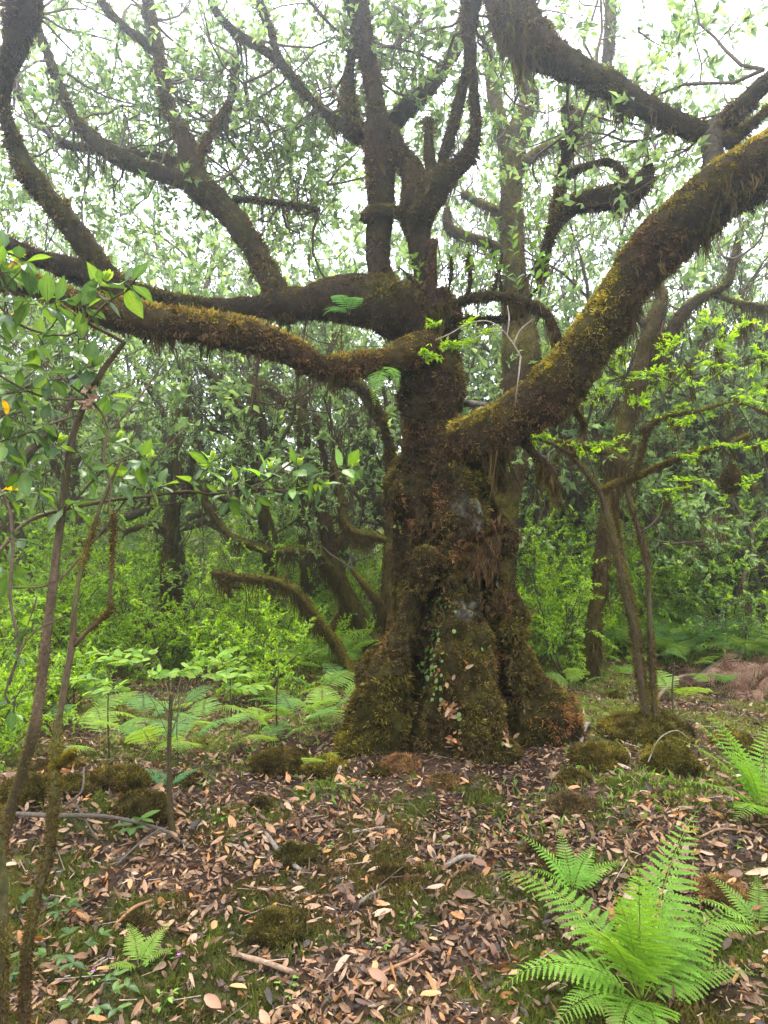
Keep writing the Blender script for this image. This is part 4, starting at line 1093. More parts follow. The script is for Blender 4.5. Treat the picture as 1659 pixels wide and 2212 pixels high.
FP = [  # px, py of the foot, fronds, scale
    (215, 1640, 3, .62), (275, 1625, 3, .6), (335, 1650, 4, .6), (395, 1640, 3, .58), (440, 1600, 3, .62), (310, 1590, 3, .6), (240, 1560, 3, .66), (180, 1590, 2, .6), (480, 1590, 2, .5),
    (590, 1640, 4, .62), (640, 1600, 3, .62), (555, 1590, 3, .58), (700, 1590, 4, .62), (680, 1640, 2, .42), (735, 1560, 3, .6), (620, 1545, 3, .7), (690, 1520, 3, .75), (740, 1500, 3, .7), (540, 1530, 2, .6), (380, 1560, 3, .6),
    (640, 1465, 4, .8), (690, 1455, 4, .85), (590, 1460, 3, .8), (740, 1450, 3, .8), (660, 1425, 4, .9), (720, 1425, 4, .9), (610, 1425, 3, .8), (780, 1425, 3, .8), (560, 1440, 3, .7), (500, 1470, 3, .7),
    (1150, 1440, 3, .7), (1200, 1455, 3, .6), (1245, 1500, 4, .62), (1270, 1450, 3, .7), (1210, 1405, 3, .8), (1310, 1420, 4, .85), (1360, 1455, 3, .62), (1350, 1405, 4, .9), (1400, 1425, 4, .85), (1450, 1440, 4, .85), (1440, 1400, 4, .95),
    (1500, 1420, 4, .9), (1490, 1460, 4, .72), (1545, 1445, 4, .8), (1550, 1400, 4, 1.0), (1600, 1420, 4, .9), (1640, 1450, 4, .8), (1650, 1400, 4, 1.0), (1700, 1430, 4, .9), (1600, 1380, 4, 1.1), (1500, 1380, 4, 1.1), (1400, 1378, 4, 1.1), (1300, 1385, 3, 1.0), (1555, 1500, 3, .6), (1460, 1545, 2, .70), (1165, 1500, 2, .45), (1340, 1480, 2, .55)]
for k in range(34):
    FP.append((1180 + (k * 61.8) % 520, 1385 + (k * 23) % 62, 3 + k % 2, .95 if k % 3 else .75))
for k in range(10):
    FP.append((480 + (k * 97.3) % 300, 1415 + (k * 31) % 50, 3, .7))
for (a, b, nf, sc) in FP:
    q = G(a, b)
    q[1] = min(q[1], 13)
    LM = [(210, 'outermost left of the young laurel'), (260, 'left of the young laurel'), (330, 'just left of the young laurel stem'), (390, 'at the young laurel stem'), (460, 'just right of the young laurel'), (530, 'in the gap right of the young laurel'), (600, 'left of the bent mossy tree'), (650, 'below the bent mossy tree'), (700, 'at the foot of the bent mossy tree'), (900, 'against the great left root'),
          (1180, 'hard against the right flank of the great tree'), (1230, 'just right of the great tree'), (1290, 'between great tree and twin stems'), (1345, 'left of the twin mossy stems'), (1395, 'directly behind the twin mossy stems'), (1445, 'just right of the twin mossy stems'), (1495, 'left of the dead bracken heap'), (1550, 'above the dead bracken heap'), (1620, 'at the back of the dead bracken heap'), (1800, 'at the right margin of the clearing')]
    lm = next(t for v, t in LM if a < v)
    tier = 'front row' if b > 1580 else ('second row' if b > 1495 else ('third row' if b > 1435 else ('fourth row' if b > 1398 else 'backmost row')))
    lb = f'{tier} bracken of {["", "", "two", "three", "four"][nf]} fronds {lm}'
    gp = 'bracken ferns round the clearing'
    bracken(q[0], q[1], nf, sc, lb, gp)

# lady fern in front: ten fronds set out one by one
LF = (0.185, 0.33, 0.042)
def front_fern():
    rng = np.random.default_rng(71)
    c0 = G(1385, 2165)
    root = thing('lady_fern', 'large vivid green lady fern spreading its lacy fronds over the litter in front', 'fern', tuple(c0 - [0, 0, 0.01]))
    # aim px,py ; length ; elevations ; leaflet length ; bend
    spec = [(1095, 1950, .80, 58, -30, .115, .22), (1250, 1900, .62, 68, 22, .105, .1), (1305, 1885, .52, 80, 50, .070, 0), (1490, 1865, .74, 68, 22, .135, -.1), (1570, 2015, .60, 48, -8, .115, -.2), (1385, 1900, .60, 84, 55, .11, 0),
            (1140, 2120, .52, 50, -35, .105, .45), (1210, 2215, .42, 42, -22, .095, .2), (1540, 2140, .42, 42, -12, .09, -.2), (1430, 2240, .36, 45, -20, .09, 0), (1330, 2250, .40, 45, -20, .095, .1)]
    for (ax, ay, L, e0, e1, pl, bd) in spec:
        col = np.array(LF) * rng.uniform(.85, 1.15)
        m = frond(L, e0, e1, 0.13, 22, pl * 1.12, 12, col, rng, pw=0.19, droop=0.14, seedbend=bd, tipcurl=8).mesh('frond', M_FERN)
        t = P(ax, ay, 2.25)
        # direction on the ground towards the aim point
        lo, best = None, 0
        for k in range(72):
            a = k * 2 * math.pi / 72
            tip = c0 + np.array([math.cos(a), math.sin(a), 0]) * L * 0.78 + [0, 0, L * math.sin(R((e0 + e1) / 2))]
            v = tip - [0, 0, CAMZ]
            yy = v[1] * math.cos(PITCH) + v[2] * math.sin(PITCH); zz = -v[1] * math.sin(PITCH) + v[2] * math.cos(PITCH)
            e = (829.5 + FPX * v[0] / yy - ax) ** 2 + (1106 - FPX * zz / yy - ay) ** 2
            if lo is None or e < lo: lo, best = e, a
        f = link('frond', m, root)
        f.rotation_euler = (0, 0, best - bd * 0.4)
front_fern()
def clump_fern(px, py, name, label, specs, col, group=None, z=None):
    rng = np.random.default_rng(int(px))
    c0 = G(px, py) if z is None else np.array(z)
    root = thing(name, label, 'fern', tuple(c0), 0, group)
    for (az, L, e0, e1, pl) in specs:
        m = frond(L, e0, e1, 0.12, 20, pl, 10, np.array(col) * rng.uniform(.85, 1.15), rng, pw=0.18, droop=0.14, seedbend=rng.normal(0, .2)).mesh('frond', M_FERN)
        f = link('frond', m, root); f.rotation_euler = (0, 0, R(az))
clump_fern(1650, 1770, 'lady_fern', 'bushy bright green fern cut by the right edge, its fronds leaning left over the litter', [(170, .62, 70, 15, .12), (200, .55, 55, -10, .11), (150, .6, 75, 35, .12), (110, .6, 75, 30, .12), (230, .5, 50, -20, .11), (60, .6, 70, 20, .12), (270, .45, 55, -20, .1), (190, .60, 80, 50, .12), (0, .6, 70, 20, .12)], LF)
clump_fern(1500, 1665, 'small_fern', 'single small fern frond lying over leaves in front of the moss domes', [(172, .30, 35, -12, .055), (120, .18, 60, 10, .04)], (0.22, 0.36, 0.07))
clump_fern(1640, 2010, 'small_fern', 'small pale fern at the right edge behind the big front fern', [(175, .30, 45, 0, .06), (130, .26, 60, 10, .06), (200, .32, 30, -8, .06), (60, .28, 45, 0, .06)], (0.22, 0.36, 0.06))
clump_fern(1238, 1935, 'small_fern', 'thin fern with few fronds behind the big front fern', [(150, .34, 70, 10, .07), (40, .26, 75, 10, .07), (10, .30, 60, -10, .07), (185, .24, 60, 0, .05), (95, .3, 70, 20, .06)], (0.19, 0.36, 0.05))
clump_fern(300, 2090, 'small_fern', 'soft yellow green fern seedling between violets near the front left', [(60, .18, 60, 10, .05), (120, .2, 50, 0, .05), (0, .15, 50, 0, .04), (220, .14, 40, 0, .04)], (0.24, 0.36, 0.06))
clump_fern(365, 1700, 'small_fern', 'blue green fern frond crossing the thin sapling stem', [(150, .26, 40, -5, .07), (20, .22, 50, 0, .06), (200, .2, 50, 0, .06)], (0.10, 0.24, 0.09))
# ferns growing on the great tree
clump_fern(742, 0, 'bough_fern', 'fresh fern hanging behind the left bough beside the trunk', [(250, .42, 50, -60, .085), (290, .34, 60, -65, .075), (220, .28, 30, -60, .07), (180, .22, 50, -30, .06)], (0.12, 0.27, 0.07), z=P(755, 680, 4.95))
clump_fern(822, 0, 'bough_fern', 'long fern frond dangling under the elbow of the left bough', [(255, .44, -20, -86, .085), (300, .30, 0, -80, .075), (200, .24, 0, -70, .06)], (0.17, 0.33, 0.05), z=P(828, 795, 4.78))

# dead bracken heap
def dead_heap():
    rng = np.random.default_rng(81)
    c0 = G(1600, 1500)
    root = thing('dead_bracken', 'heap of collapsed rust brown dead bracken at the right edge of the clearing', 'dead ferns', tuple(c0))
    ms = [frond(.8, 50, -70, .15, 18, .18, 8, c, rng, pw=0.12, droop=0.8, seedbend=rng.normal(0, .6), tipcurl=40).mesh('frond', M_LITTER) for c in ((0.33, 0.18, 0.115), (0.25, 0.125, 0.08), (0.40, 0.24, 0.16))]
    for i in range(64):
        f = link('frond', ms[i % 3], root)
        a = rng.random() * 6.28; r = rng.random() ** .5
        f.location = (0.62 * r * math.cos(a) + 0.12, 0.42 * r * math.sin(a), 0.26 * (1 - r) + rng.random() * 0.05)
        f.rotation_euler = (rng.normal(0, .5), rng.normal(0.15, .35), rng.random() * 6.28)
        s = rng.uniform(.45, .85); f.scale = (s, s, s)
dead_heap()

# ================================================================== MOSS MOUNDS, STONES, STICKS
def mound(px, py, w, h, label, d=None, gold=0.4, tone=None, L=0.018, name='moss_mound', cat='moss mound', dy=1.0):
    rng = np.random.default_rng(int(px * 7 + py))
    c = G(px, py)
    rx = w / FPX * c[1]; rz = h / FPX * c[1]; ry = rx * 0.8 * dy
    nu, nv = 36, 16
    u = np.linspace(0, 2 * np.pi, nu, endpoint=False); v = np.linspace(0.02, 0.62, nv) * np.pi
    U, Vv = np.meshgrid(u, v)
    n0 = np.stack([np.cos(U) * np.sin(Vv), np.sin(U) * np.sin(Vv), np.cos(Vv)], -1).reshape(-1, 3)
    k = 1 + 0.34 * fbm(n0 + c, 1.4, 5)[:, None] + 0.10 * fbm(n0 + c, 5, 6)[:, None]
    V = n0 * [rx, ry, rz] * k
    i = np.arange(nv - 1)[:, None] * nu; j = np.arange(nu)[None]; j2 = (j + 1) % nu
    Q = np.stack([i + j, i + nu + j, i + nu + j2, i + j2], -1).reshape(-1, 4)
    T = np.vstack([Q[:, [0, 1, 2]], Q[:, [0, 2, 3]]])
    V = np.vstack([V, [0, 0, rz * 1.0]]); top = len(V) - 1
    T = np.vstack([T, np.stack([np.full(nu, top), j[0], j2[0]], -1)])
    N = vnormals(V, T)
    root = thing(name, label, cat, tuple(c + [0, 0, -rz * 0.12]))
    def colr(p, nn):
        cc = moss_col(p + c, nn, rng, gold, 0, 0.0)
        return cc if tone is None else mixc(cc, np.array(tone) * rng.uniform(.6, 1.4, (len(p), 1)), 0.7)
    g = Geo(); g.add(V, T, None, colr(V, N) * 0.35)  # body tinted dark to paint shade between its tufts
    b = build(g, 'mound_body', M_BARK, root)
    a, bb, cc_ = V[T[:, 0]], V[T[:, 1]], V[T[:, 2]]
    area = np.linalg.norm(np.cross(bb - a, cc_ - a), axis=1).sum() / 2
    n = int(min(area * 5500, 2400))
    p, nn, _ = sample_surface(V, T, n, rng)
    cl = fbm(p, 24, 91, 2)
    g = Geo(); tufts(g, p, nn, L * rng.uniform(.6, 1.4, n), np.full(n, 0.0055), colr(p, nn) * (0.5 + smooth01(.5 + 1.2 * cl))[:, None], rng, rad=0.008, droop=0.2)
    build(g, 'moss', M_MOSS, b, 'stuff')
mound(1448, 1640, 62, 60, 'big moss dome in front of the twin mossy stems', gold=0.3)
mound(1588, 1620, 55, 34, 'flat moss cushion on the litter, farthest right of the domes', gold=0.3)
mound(1395, 1585, 90, 46, 'broad mossy root mound under the twin mossy stems', gold=0.3)
mound(1300, 1640, 60, 34, 'low mossy ridge running down from the twin stems towards the trunk', gold=0.3)
mound(1245, 1685, 36, 20, 'small mossy hump beside the orange leaf', gold=0.3)
mound(308, 1760, 60, 46, 'dark mossy boulder on the bank beside the thin sapling foot', gold=0.1)
mound(255, 1690, 60, 30, 'mossy bank hump behind the dark boulder', gold=0.12)
mound(165, 1705, 50, 26, 'dull mossy hump between the slim stems', gold=0.1)
mound(120, 1668, 60, 22, 'low bank hump beyond the pale stem', gold=0.1)
mound(400, 1690, 40, 16, 'low moss swelling right of the young laurel', gold=0.1)
mound(60, 1720, 70, 40, 'mossy hump at the foot of the pale stem', gold=0.1)
mound(566, 1745, 22, 22, 'small dark mossy stump standing alone in the litter', gold=0.2)
mound(610, 1650, 60, 30, 'mossy stone below the ferns left of the swollen roots', gold=0.2)
mound(705, 1665, 44, 30, 'mossy root end at the left toe of the great tree', gold=0.5)
mound(745, 1610, 20, 26, 'little golden moss knob against the left root', gold=0.9)
mound(820, 1668, 30, 14, 'small moss cushion just in front of the left root', gold=0.3)
mound(865, 1660, 42, 26, 'heap of reddish brown moss at the foot of the great trunk', tone=(0.26, 0.12, 0.06))
mound(960, 1690, 34, 16, 'low rusty moss patch in front of the great trunk', tone=(0.22, 0.11, 0.05))
mound(1240, 1755, 60, 34, 'brown topped moss mound in the middle of the litter', tone=(0.10, 0.06, 0.035))
mound(870, 1905, 62, 28, 'dark brown flattened moss mound in the centre foreground', tone=(0.07, 0.045, 0.02))
mound(1165, 1840, 34, 22, 'small brown moss lump left of the thin fern', tone=(0.09, 0.055, 0.03))
mound(1205, 1880, 50, 26, 'brown moss lump behind the front fern', tone=(0.09, 0.055, 0.03))
mound(600, 2010, 66, 30, 'rounded dark moss mound among leaves, front centre left', tone=(0.055, 0.045, 0.015))
mound(300, 2000, 34, 22, 'small brown moss mound near the feathery fern', tone=(0.08, 0.05, 0.02))
mound(1330, 1510, 22, 16, 'tiny green moss knob out in the clearing', gold=0.5)
mound(640, 1850, 50, 20, 'low moss swelling beside the fallen pale stick', tone=(0.07, 0.06, 0.02))
mound(1560, 1925, 60, 20, 'rusty moss swelling behind the right part of the front fern', tone=(0.26, 0.13, 0.06))

def stick(pts, label, col=(0.23, 0.19, 0.15), r=1.0, twigs=(), name='fallen_stick', moss=0):
    rng = np.random.default_rng(int(pts[0][0] * 3 + pts[0][1]))
    rows = []
    for (a, b, rp, lift) in pts:
        c = G(a, b); rows.append([c[0], c[1], c[2] + lift + 0.012, rp / FPX * c[1]])
    o = np.array(rows[0][:3])
    g = Geo(); R_ = np.array(rows); R_[:, :3] -= o
    tube(g, R_, 8, 0.02, col, lump=0.18, fine=0.001)
    root = thing(name, label, 'stick', tuple(o))
    build(g, 'shaft', M_TWIG, root)
    for tw in twigs:
        rows = []
        for (a, b, rp, lift) in tw:
            c = G(a, b); rows.append([c[0] - o[0], c[1] - o[1], c[2] + lift + 0.012 - o[2], rp / FPX * c[1]])
        g = Geo(); tube(g, rows, 6, 0.03, col, lump=0.1); build(g, 'side_twig', M_TWIG, root)
stick([(20, 1808, 5, .10), (110, 1812, 5, .10), (230, 1822, 4.5, .09), (345, 1822, 4, .06), (380, 1830, 3, .03), (420, 1838, 3, .0)], 'long dark grey twig lying across the litter behind the slim stems', (0.09, 0.07, 0.055),
      twigs=[[(140, 1815, 3, .09), (175, 1775, 2.5, .14), (180, 1745, 2, .2)], [(160, 1815, 2.5, .09), (210, 1835, 2, .03)], [(345, 1822, 2.5, .06), (300, 1850, 2.5, .05), (250, 1885, 2, .02)]])
stick([(575, 1715 + 110, 5, 0), (612, 1860, 5, .01), (650, 1885, 4, 0)], 'short pale stick slanting through leaves left of the dark moss mound', (0.20, 0.165, 0.13))
stick([(528, 1825, 4, 0), (536, 1840, 4, 0)], 'stub of grey twig beside the pale slanting stick', (0.18, 0.15, 0.12))
stick([(515, 2030 + 40, 6, 0), (580, 2095, 6, .01), (640, 2110, 5, 0)], 'brown broken stick near the front among large leaves', (0.25, 0.16, 0.10))
stick([(750, 1805, 3, 0), (830, 1800, 3, .02)], 'thin straight twig in the centre litter', (0.25, 0.20, 0.15))
stick([(1255, 1592, 4, .01), (1265, 1578, 5, .02), (1274, 1568, 3, .01)], 'chunk of pale rotten wood by the rust coloured root', (0.20, 0.17, 0.14))
stick([(760, 1970, 4, 0), (800, 1945, 4, .01), (840, 1925, 3, .01)], 'forked grey twig just below the centre mound', (0.17, 0.135, 0.10))
stick([(960, 1878, 5, 0), (1000, 1865, 5, .02), (1040, 1860, 4, 0)], 'pale stick lying level in front of the brown mound', (0.22, 0.18, 0.14))
stick([(1400, 1655, 1.2, .06), (1425, 1640, 1.3, .13), (1462, 1632, 1.2, .15), (1490, 1640, 1, .12)], 'bent pale twig resting over the big moss dome', (0.20, 0.16, 0.12))
stick([(790, 2130, 3, 0), (850, 2110, 3, .02), (900, 2080, 3, .01), (925, 2060, 2, .01)], 'thin reddish stalk lying near the front centre', (0.30, 0.16, 0.09))
stick([(1500, 1820, 2.5, 0), (1560, 1800, 2.5, .01), (1640, 1812, 2.5, .01)], 'fine brown stalk on the litter left of the right edge fern', (0.26, 0.15, 0.09))
stick([(245, 2010, 3, 0), (285, 1985, 3, .03), (330, 1960, 2, .02)], 'orange brown fern stalk on the litter front left', (0.36, 0.18, 0.08))
stick([(1500, 1480, 4, .05), (1560, 1450, 4, .12), (1660, 1415, 4, .15)], 'grey branch leaning into the dead bracken', (0.24, 0.19, 0.15))
stick([(1405, 1530, 4, .02), (1460, 1490, 4, .1), (1500, 1475, 3, .1)], 'brown branch on the ground between twin stems and dead bracken', (0.20, 0.13, 0.09))

# ================================================================== FOREGROUND SAPLINGS, LEFT
LFV = []
def make_leafprotos():
    rng = np.random.default_rng(91)
    cols = [(0.050, 0.105, 0.018), (0.085, 0.165, 0.024), (0.038, 0.080, 0.018), (0.065, 0.13, 0.025), (0.12, 0.215, 0.030), (0.048, 0.10, 0.026)]
    for k in range(12):
        g = Geo()
        n = 11; wd = [0.03, .17, .31, .42, .49, .5, .46, .38, .26, .12, 0.0]
        cu = rng.uniform(-0.05, 0.35); fold = rng.uniform(0.1, 0.3); wv = rng.uniform(0, 0.03)
        W = rng.uniform(0.38, 0.50)
        rows = []
        for i in range(n):
            t = i / (n - 1); w = wd[i] * W * 1.0 * (1 + rng.normal(0, 0.05))
            z = -cu * t * t
            rows += [[t, w, z + fold * w + wv * math.sin(9 * t + k)], [t, w * .5, z + fold * w * .5], [t, 0, z], [t, -w * .5, z + fold * w * .5], [t, -w, z + fold * w - wv * math.sin(8 * t)]]
        Q = [[5 * i + j, 5 * i + j + 5, 5 * i + j + 6, 5 * i + j + 1] for i in range(n - 1) for j in range(4)]
        c = np.array(cols[k % 6]); C = np.tile(c, (len(rows), 1)); C[2::5] = c * [1.5, 1.25, 1.3]
        C *= rng.uniform(.93, 1.07, (len(rows), 1))
        g.add(rows, None, Q, C)
        tube(g, [(-0.16, 0, 0.01, 0.012), (0, 0, 0, 0.012), (0.9, 0, -cu * .81 - 0.004, 0.003)], 4, 0.2, c * [1.6, 1.2, 1.2], endcap=False)
        LFV.append(g.mesh('leaf', M_LEAFN))
    for c in ((0.55, 0.33, 0.03), (0.30, 0.42, 0.06), (0.20, 0.36, 0.045), (0.26, 0.42, 0.05), (0.15, 0.29, 0.04)):
        g = Geo(); leaves(g, np.zeros((1, 3)), np.array([[1., 0, 0]]), np.array([[0, 0, 1.]]), 1.0, 0.42, np.array([c]), 2, 0.2); LFV.append(g.mesh('leaf', M_LEAFN))
make_leafprotos()
def leaf_obj(parent, p, D, N, L, k):
    D = Vector(D).normalized(); N = Vector(N)
    Y = N.cross(D).normalized(); Z = D.cross(Y).normalized()
    m = Matrix((D, Y, Z)).transposed().to_quaternion()
    o = link('leaf', LFV[k], parent)
    o.rotation_mode = 'QUATERNION'; o.rotation_quaternion = m
    o.location = Vector(p) - parent.location if parent.parent is None else Vector(p)
    o.scale = (L, L, L)
    return o

def stem_tree(name, label, stems, rng, cols, moss=(2500, 0.4), cat='sapling', fuzzL=0.010, step=0.03, group=None, thin=0.78):
    o = np.array(P(*stems[0][0][:2], stems[0][0][3]))
    root = thing(name, label, cat, (0, 0, 0), 0, group)
    for i, rows in enumerate(stems):
        g = Geo(); s = tube(g, PT(rows, thin), 10 if rows[0][2] > 4 else 6, step, cols[0], lump=0.16 if rows[0][2] > 4 else 0.1, lseed=i, fine=0.0016)
        V, C, T = g.arrays()
        m = smooth01(0.5 + 1.4 * fbm(V, 5, 15, 2))
        C = mixc(cols[0], cols[1], m) * rng.uniform(.75, 1.25, (len(V), 1))
        g2 = Geo(); g2.add(V, T, None, C)
        b = build(g2, 'stem' if rows[0][2] > 5 else 'branch', M_TWIG, root)
        if rows[0][2] > 5 and moss[0]:
            n = moss[0]
            p, nn, _ = sample_surface(V, T, n, rng)
            k = rng.random(n) < smooth01(0.5 + 1.6 * fbm(p, 4, 16, 2) + moss[1]); p, nn = p[k], nn[k]; n = len(p)
            g = Geo(); blades(g, p, nn, fuzzL * rng.uniform(.4, 1.5, n), np.full(n, 0.0028), moss_col(p, nn, rng, 0.5, 0.1), rng, 0.4, 0.6)
            build(g, 'moss', M_MOSS, b, 'stuff')
    return root

def whorl(parent, px, py, d, n, rng, L=0.075, dirxy=(0.6, 0.0, 0.2), back=None, bud=False, hang=0.0, kset=None):
    c = P(px, py, d)
    ax = nrm(np.array(dirxy, float) + rng.normal(0, 0.15, 3))
    if back is not None:
        b = P(*back)
        mid = (b + c) / 2 + rng.normal(0, 0.02, 3)
        g = Geo(); tube(g, [list(b) + [0.0026], list(mid) + [0.0024], list(c) + [0.0018]], 5, 0.03, (0.07, 0.055, 0.03)); build(g, 'twig', M_TWIG, parent)
    u = nrm(np.cross(ax, rng.normal(0, 1, 3))); w = np.cross(ax, u)
    for i in range(n):
        a = i * 2.4 + rng.normal(0, 0.25)
        t = i / max(n - 1, 1)
        rad = u * math.cos(a) + w * math.sin(a)
        D = nrm(ax * (0.15 + 0.7 * t) + rad * 1.0 + np.array([0, 0, -0.15 - hang]))
        p = c - ax * 0.035 * (1 - t) + D * 0.010
        N = nrm(np.array([0, 0, 1.0]) - D * D[2] + rng.normal(0, 0.35, 3))
        k = int(rng.integers(12)) if rng.random() > 0.02 else 12
        if px > 380 and rng.random() < 0.4: k = int(rng.choice([1, 4, 14, 16]))
        if kset is not None and rng.random() < 0.6: k = int(rng.choice(kset))
        leaf_obj(parent, p, D, N, L * rng.uniform(0.7, 1.2) * (1 - 0.25 * t), k)
    if bud:
        for i in range(7):
            D = nrm(ax + np.array([0, 0, 0.9]) + rng.normal(0, 0.28, 3))
            leaf_obj(parent, c + ax * 0.01, D, nrm(rng.normal(0, 1, 3)), 0.034 * rng.uniform(.8, 1.2), 13)

rl = np.random.default_rng(95)
BK = ((0.115, 0.078, 0.05), (0.055, 0.040, 0.018))
F1 = stem_tree('laurel_sapling', 'slender pale barked laurel sapling leaning up with broken bark and big glossy leaves', [
    [(-75, 2150, 19, 2.3), (-30, 1950, 17, 2.3), (8, 1800, 16, 2.3), (38, 1700, 15, 2.3), (76, 1560, 14, 2.3), (94, 1430, 13, 2.3), (112, 1280, 12, 2.3), (128, 1150, 11, 2.3), (140, 1050, 11, 2.32), (152, 960, 10, 2.32), (176, 890, 9, 2.32), (196, 850, 9, 2.32), (222, 800, 9, 2.3), (248, 765, 8, 2.28), (268, 740, 7.5, 2.26), (240, 724, 6, 2.24), (190, 698, 5.5, 2.2), (150, 672, 5, 2.18), (120, 650, 4, 2.15)],
    [(-20, 1215, 5, 2.25), (25, 1160, 5, 2.3), (62, 1125, 5, 2.3), (130, 1102, 5, 2.35), (220, 1084, 5, 2.4), (300, 1074, 4.5, 2.42), (400, 1062, 4, 2.45), (470, 1066, 3.5, 2.45), (560, 1046, 3, 2.46), (600, 1020, 2.6, 2.46), (650, 985, 2.2, 2.46)],
    [(540, 1052, 3, 2.46), (610, 1060, 2.6, 2.46), (660, 1052, 2.4, 2.46), (710, 1030, 2.2, 2.46), (760, 1000, 1.8, 2.46)],
    [(196, 864, 4, 2.3), (150, 830, 3, 2.3), (100, 785, 3, 2.28), (40, 750, 2.6, 2.25), (-20, 712, 2.6, 2.2)],
    [(200, 868, 4, 2.3), (225, 900, 3.4, 2.3), (236, 930, 3.2, 2.3), (300, 860, 2.6, 2.35), (358, 778, 2, 2.4)],
    [(-10, 1270, 4, 2.25), (110, 1262, 3.5, 2.3), (180, 1196, 3.5, 2.35), (252, 1106, 3.4, 2.4), (330, 1000, 3, 2.45), (400, 924, 2.2, 2.5)],
    [(236, 930, 4.5, 2.3), (222, 985, 4, 2.28), (240, 1050, 3, 2.28), (232, 1110, 2.6, 2.28)],
    [(-20, 640, 4, 2.1), (40, 700, 4, 2.15), (120, 724, 3.5, 2.2), (170, 715, 3, 2.2), (230, 655, 3, 2.15), (285, 622, 2.5, 2.1)],
    [(-20, 800, 3, 2.2), (60, 845, 3, 2.2), (120, 862, 3, 2.2), (190, 862, 3, 2.3)],
    [(-20, 960, 3, 2.2), (60, 935, 3, 2.2), (140, 905, 3, 2.25), (175, 895, 3, 2.3)],
    [(-10, 1040, 4, 2.15), (20, 1100, 4, 2.15), (28, 1180, 4, 2.15), (22, 1290, 4, 2.15), (40, 1400, 3.5, 2.15), (20, 1480, 3, 2.15)],
    [(135, 1110, 3, 2.3), (230, 1010, 2.5, 2.3), (300, 975, 2, 2.3)],
], rl, BK, moss=(5200, 0.0))
WH = [(222, 612, 2.12, 8, (.8, -.1, .5), 1), (285, 612, 2.1, 5, (1, 0, .1), 0), (190, 668, 2.15, 6, (.4, -.2, .1), 0), (120, 655, 2.1, 7, (.2, 0, .5), 0), (60, 640, 2.1, 7, (-.2, 0, .3), 0), (20, 590, 2.1, 7, (.3, 0, .4), 1), (10, 540, 2.1, 6, (.5, 0, .2), 0), (60, 570, 2.1, 5, (.6, 0, 0), 0),
      (20, 690, 2.15, 6, (.6, 0, -.2), 0), (95, 745, 2.2, 6, (.5, 0, 0), 0), (40, 770, 2.2, 6, (.2, 0, .2), 0), (170, 765, 2.25, 7, (.6, 0, -.1), 0), (205, 800, 2.3, 5, (.7, 0, -.3), 0), (110, 820, 2.2, 6, (.2, 0, -.2), 0), (45, 850, 2.2, 6, (.5, 0, 0), 0), (175, 815, 2.3, 4, (-.2, 0, -.6), 0),
      (240, 870, 2.35, 4, (.2, 0, -.8), 0), (15, 900, 2.2, 6, (.6, 0, .2), 0), (90, 915, 2.2, 6, (.4, 0, .1), 0), (30, 955, 2.2, 7, (.6, 0, .2), 0), (120, 960, 2.25, 6, (.5, 0, .3), 1), (60, 1010, 2.2, 6, (.6, 0, .1), 0), (250, 955, 2.35, 7, (.7, 0, .3), 1), (310, 990, 2.4, 7, (.7, 0, .2), 1), (195, 1010, 2.3, 6, (.5, 0, .2), 0),
      (270, 1030, 2.4, 6, (.6, 0, .1), 0), (20, 1060, 2.2, 6, (.6, 0, 0), 1), (90, 1070, 2.25, 5, (.5, 0, -.1), 0), (160, 1100, 2.3, 6, (.5, 0, -.2), 0), (350, 1050, 2.42, 6, (.7, 0, .1), 0), (40, 1170, 2.2, 5, (.6, 0, -.2), 0), (20, 1240, 2.2, 4, (.3, 0, -.6), 0),
      (455, 1000, 2.45, 7, (.5, 0, .7), 1), (430, 1040, 2.45, 5, (.4, 0, .1), 0), (520, 1040, 2.45, 7, (.5, 0, .3), 0), (500, 1085, 2.43, 4, (0, 0, -1), 0), (575, 1020, 2.46, 7, (.6, 0, .5), 1), (560, 1075, 2.44, 4, (.3, 0, -.6), 0), (640, 1010, 2.46, 5, (.7, 0, .6), 1), (640, 1060, 2.46, 6, (.5, 0, -.2), 0), (690, 1045, 2.46, 5, (.7, 0, .1), 1), (755, 1010, 2.46, 4, (.9, 0, .3), 1)]
def near_branch(px, py):
    best, bd = None, 1e9
    for rows in BRANCH_ROWS:
        for i in range(len(rows) - 1):
            for f in (0, .25, .5, .75, 1):
                x = rows[i][0] * (1 - f) + rows[i + 1][0] * f; y = rows[i][1] * (1 - f) + rows[i + 1][1] * f; d = rows[i][3] * (1 - f) + rows[i + 1][3] * f
                e = (x - px) ** 2 + (y - py) ** 2
                if 15 ** 2 < e < bd: bd, best = e, (x, y, d)
    return best
BRANCH_ROWS = [
    [(-20, 1215, 5, 2.25), (62, 1125, 5, 2.3), (220, 1084, 5, 2.4), (400, 1062, 4, 2.45), (470, 1066, 4, 2.45), (560, 1046, 3, 2.46), (650, 985, 2, 2.46)], [(610, 1060, 2, 2.46), (710, 1030, 2, 2.46), (760, 1000, 2, 2.46)],
    [(196, 864, 4, 2.3), (100, 785, 3, 2.28), (-20, 712, 2.6, 2.2)], [(225, 900, 3.4, 2.3), (236, 930, 3, 2.3), (222, 985, 3, 2.28)], [(-20, 640, 4, 2.1), (40, 700, 4, 2.15), (120, 724, 3, 2.2), (170, 715, 3, 2.2), (230, 655, 3, 2.15), (285, 622, 2, 2.1)],
    [(-20, 800, 3, 2.2), (60, 845, 3, 2.2), (190, 862, 3, 2.3)], [(-20, 960, 3, 2.2), (60, 935, 3, 2.2), (175, 895, 3, 2.3)], [(135, 1110, 3, 2.3), (230, 1010, 2.5, 2.3), (300, 975, 2, 2.3)], [(-10, 1040, 4, 2.15), (28, 1180, 4, 2.15), (22, 1290, 4, 2.15)]]
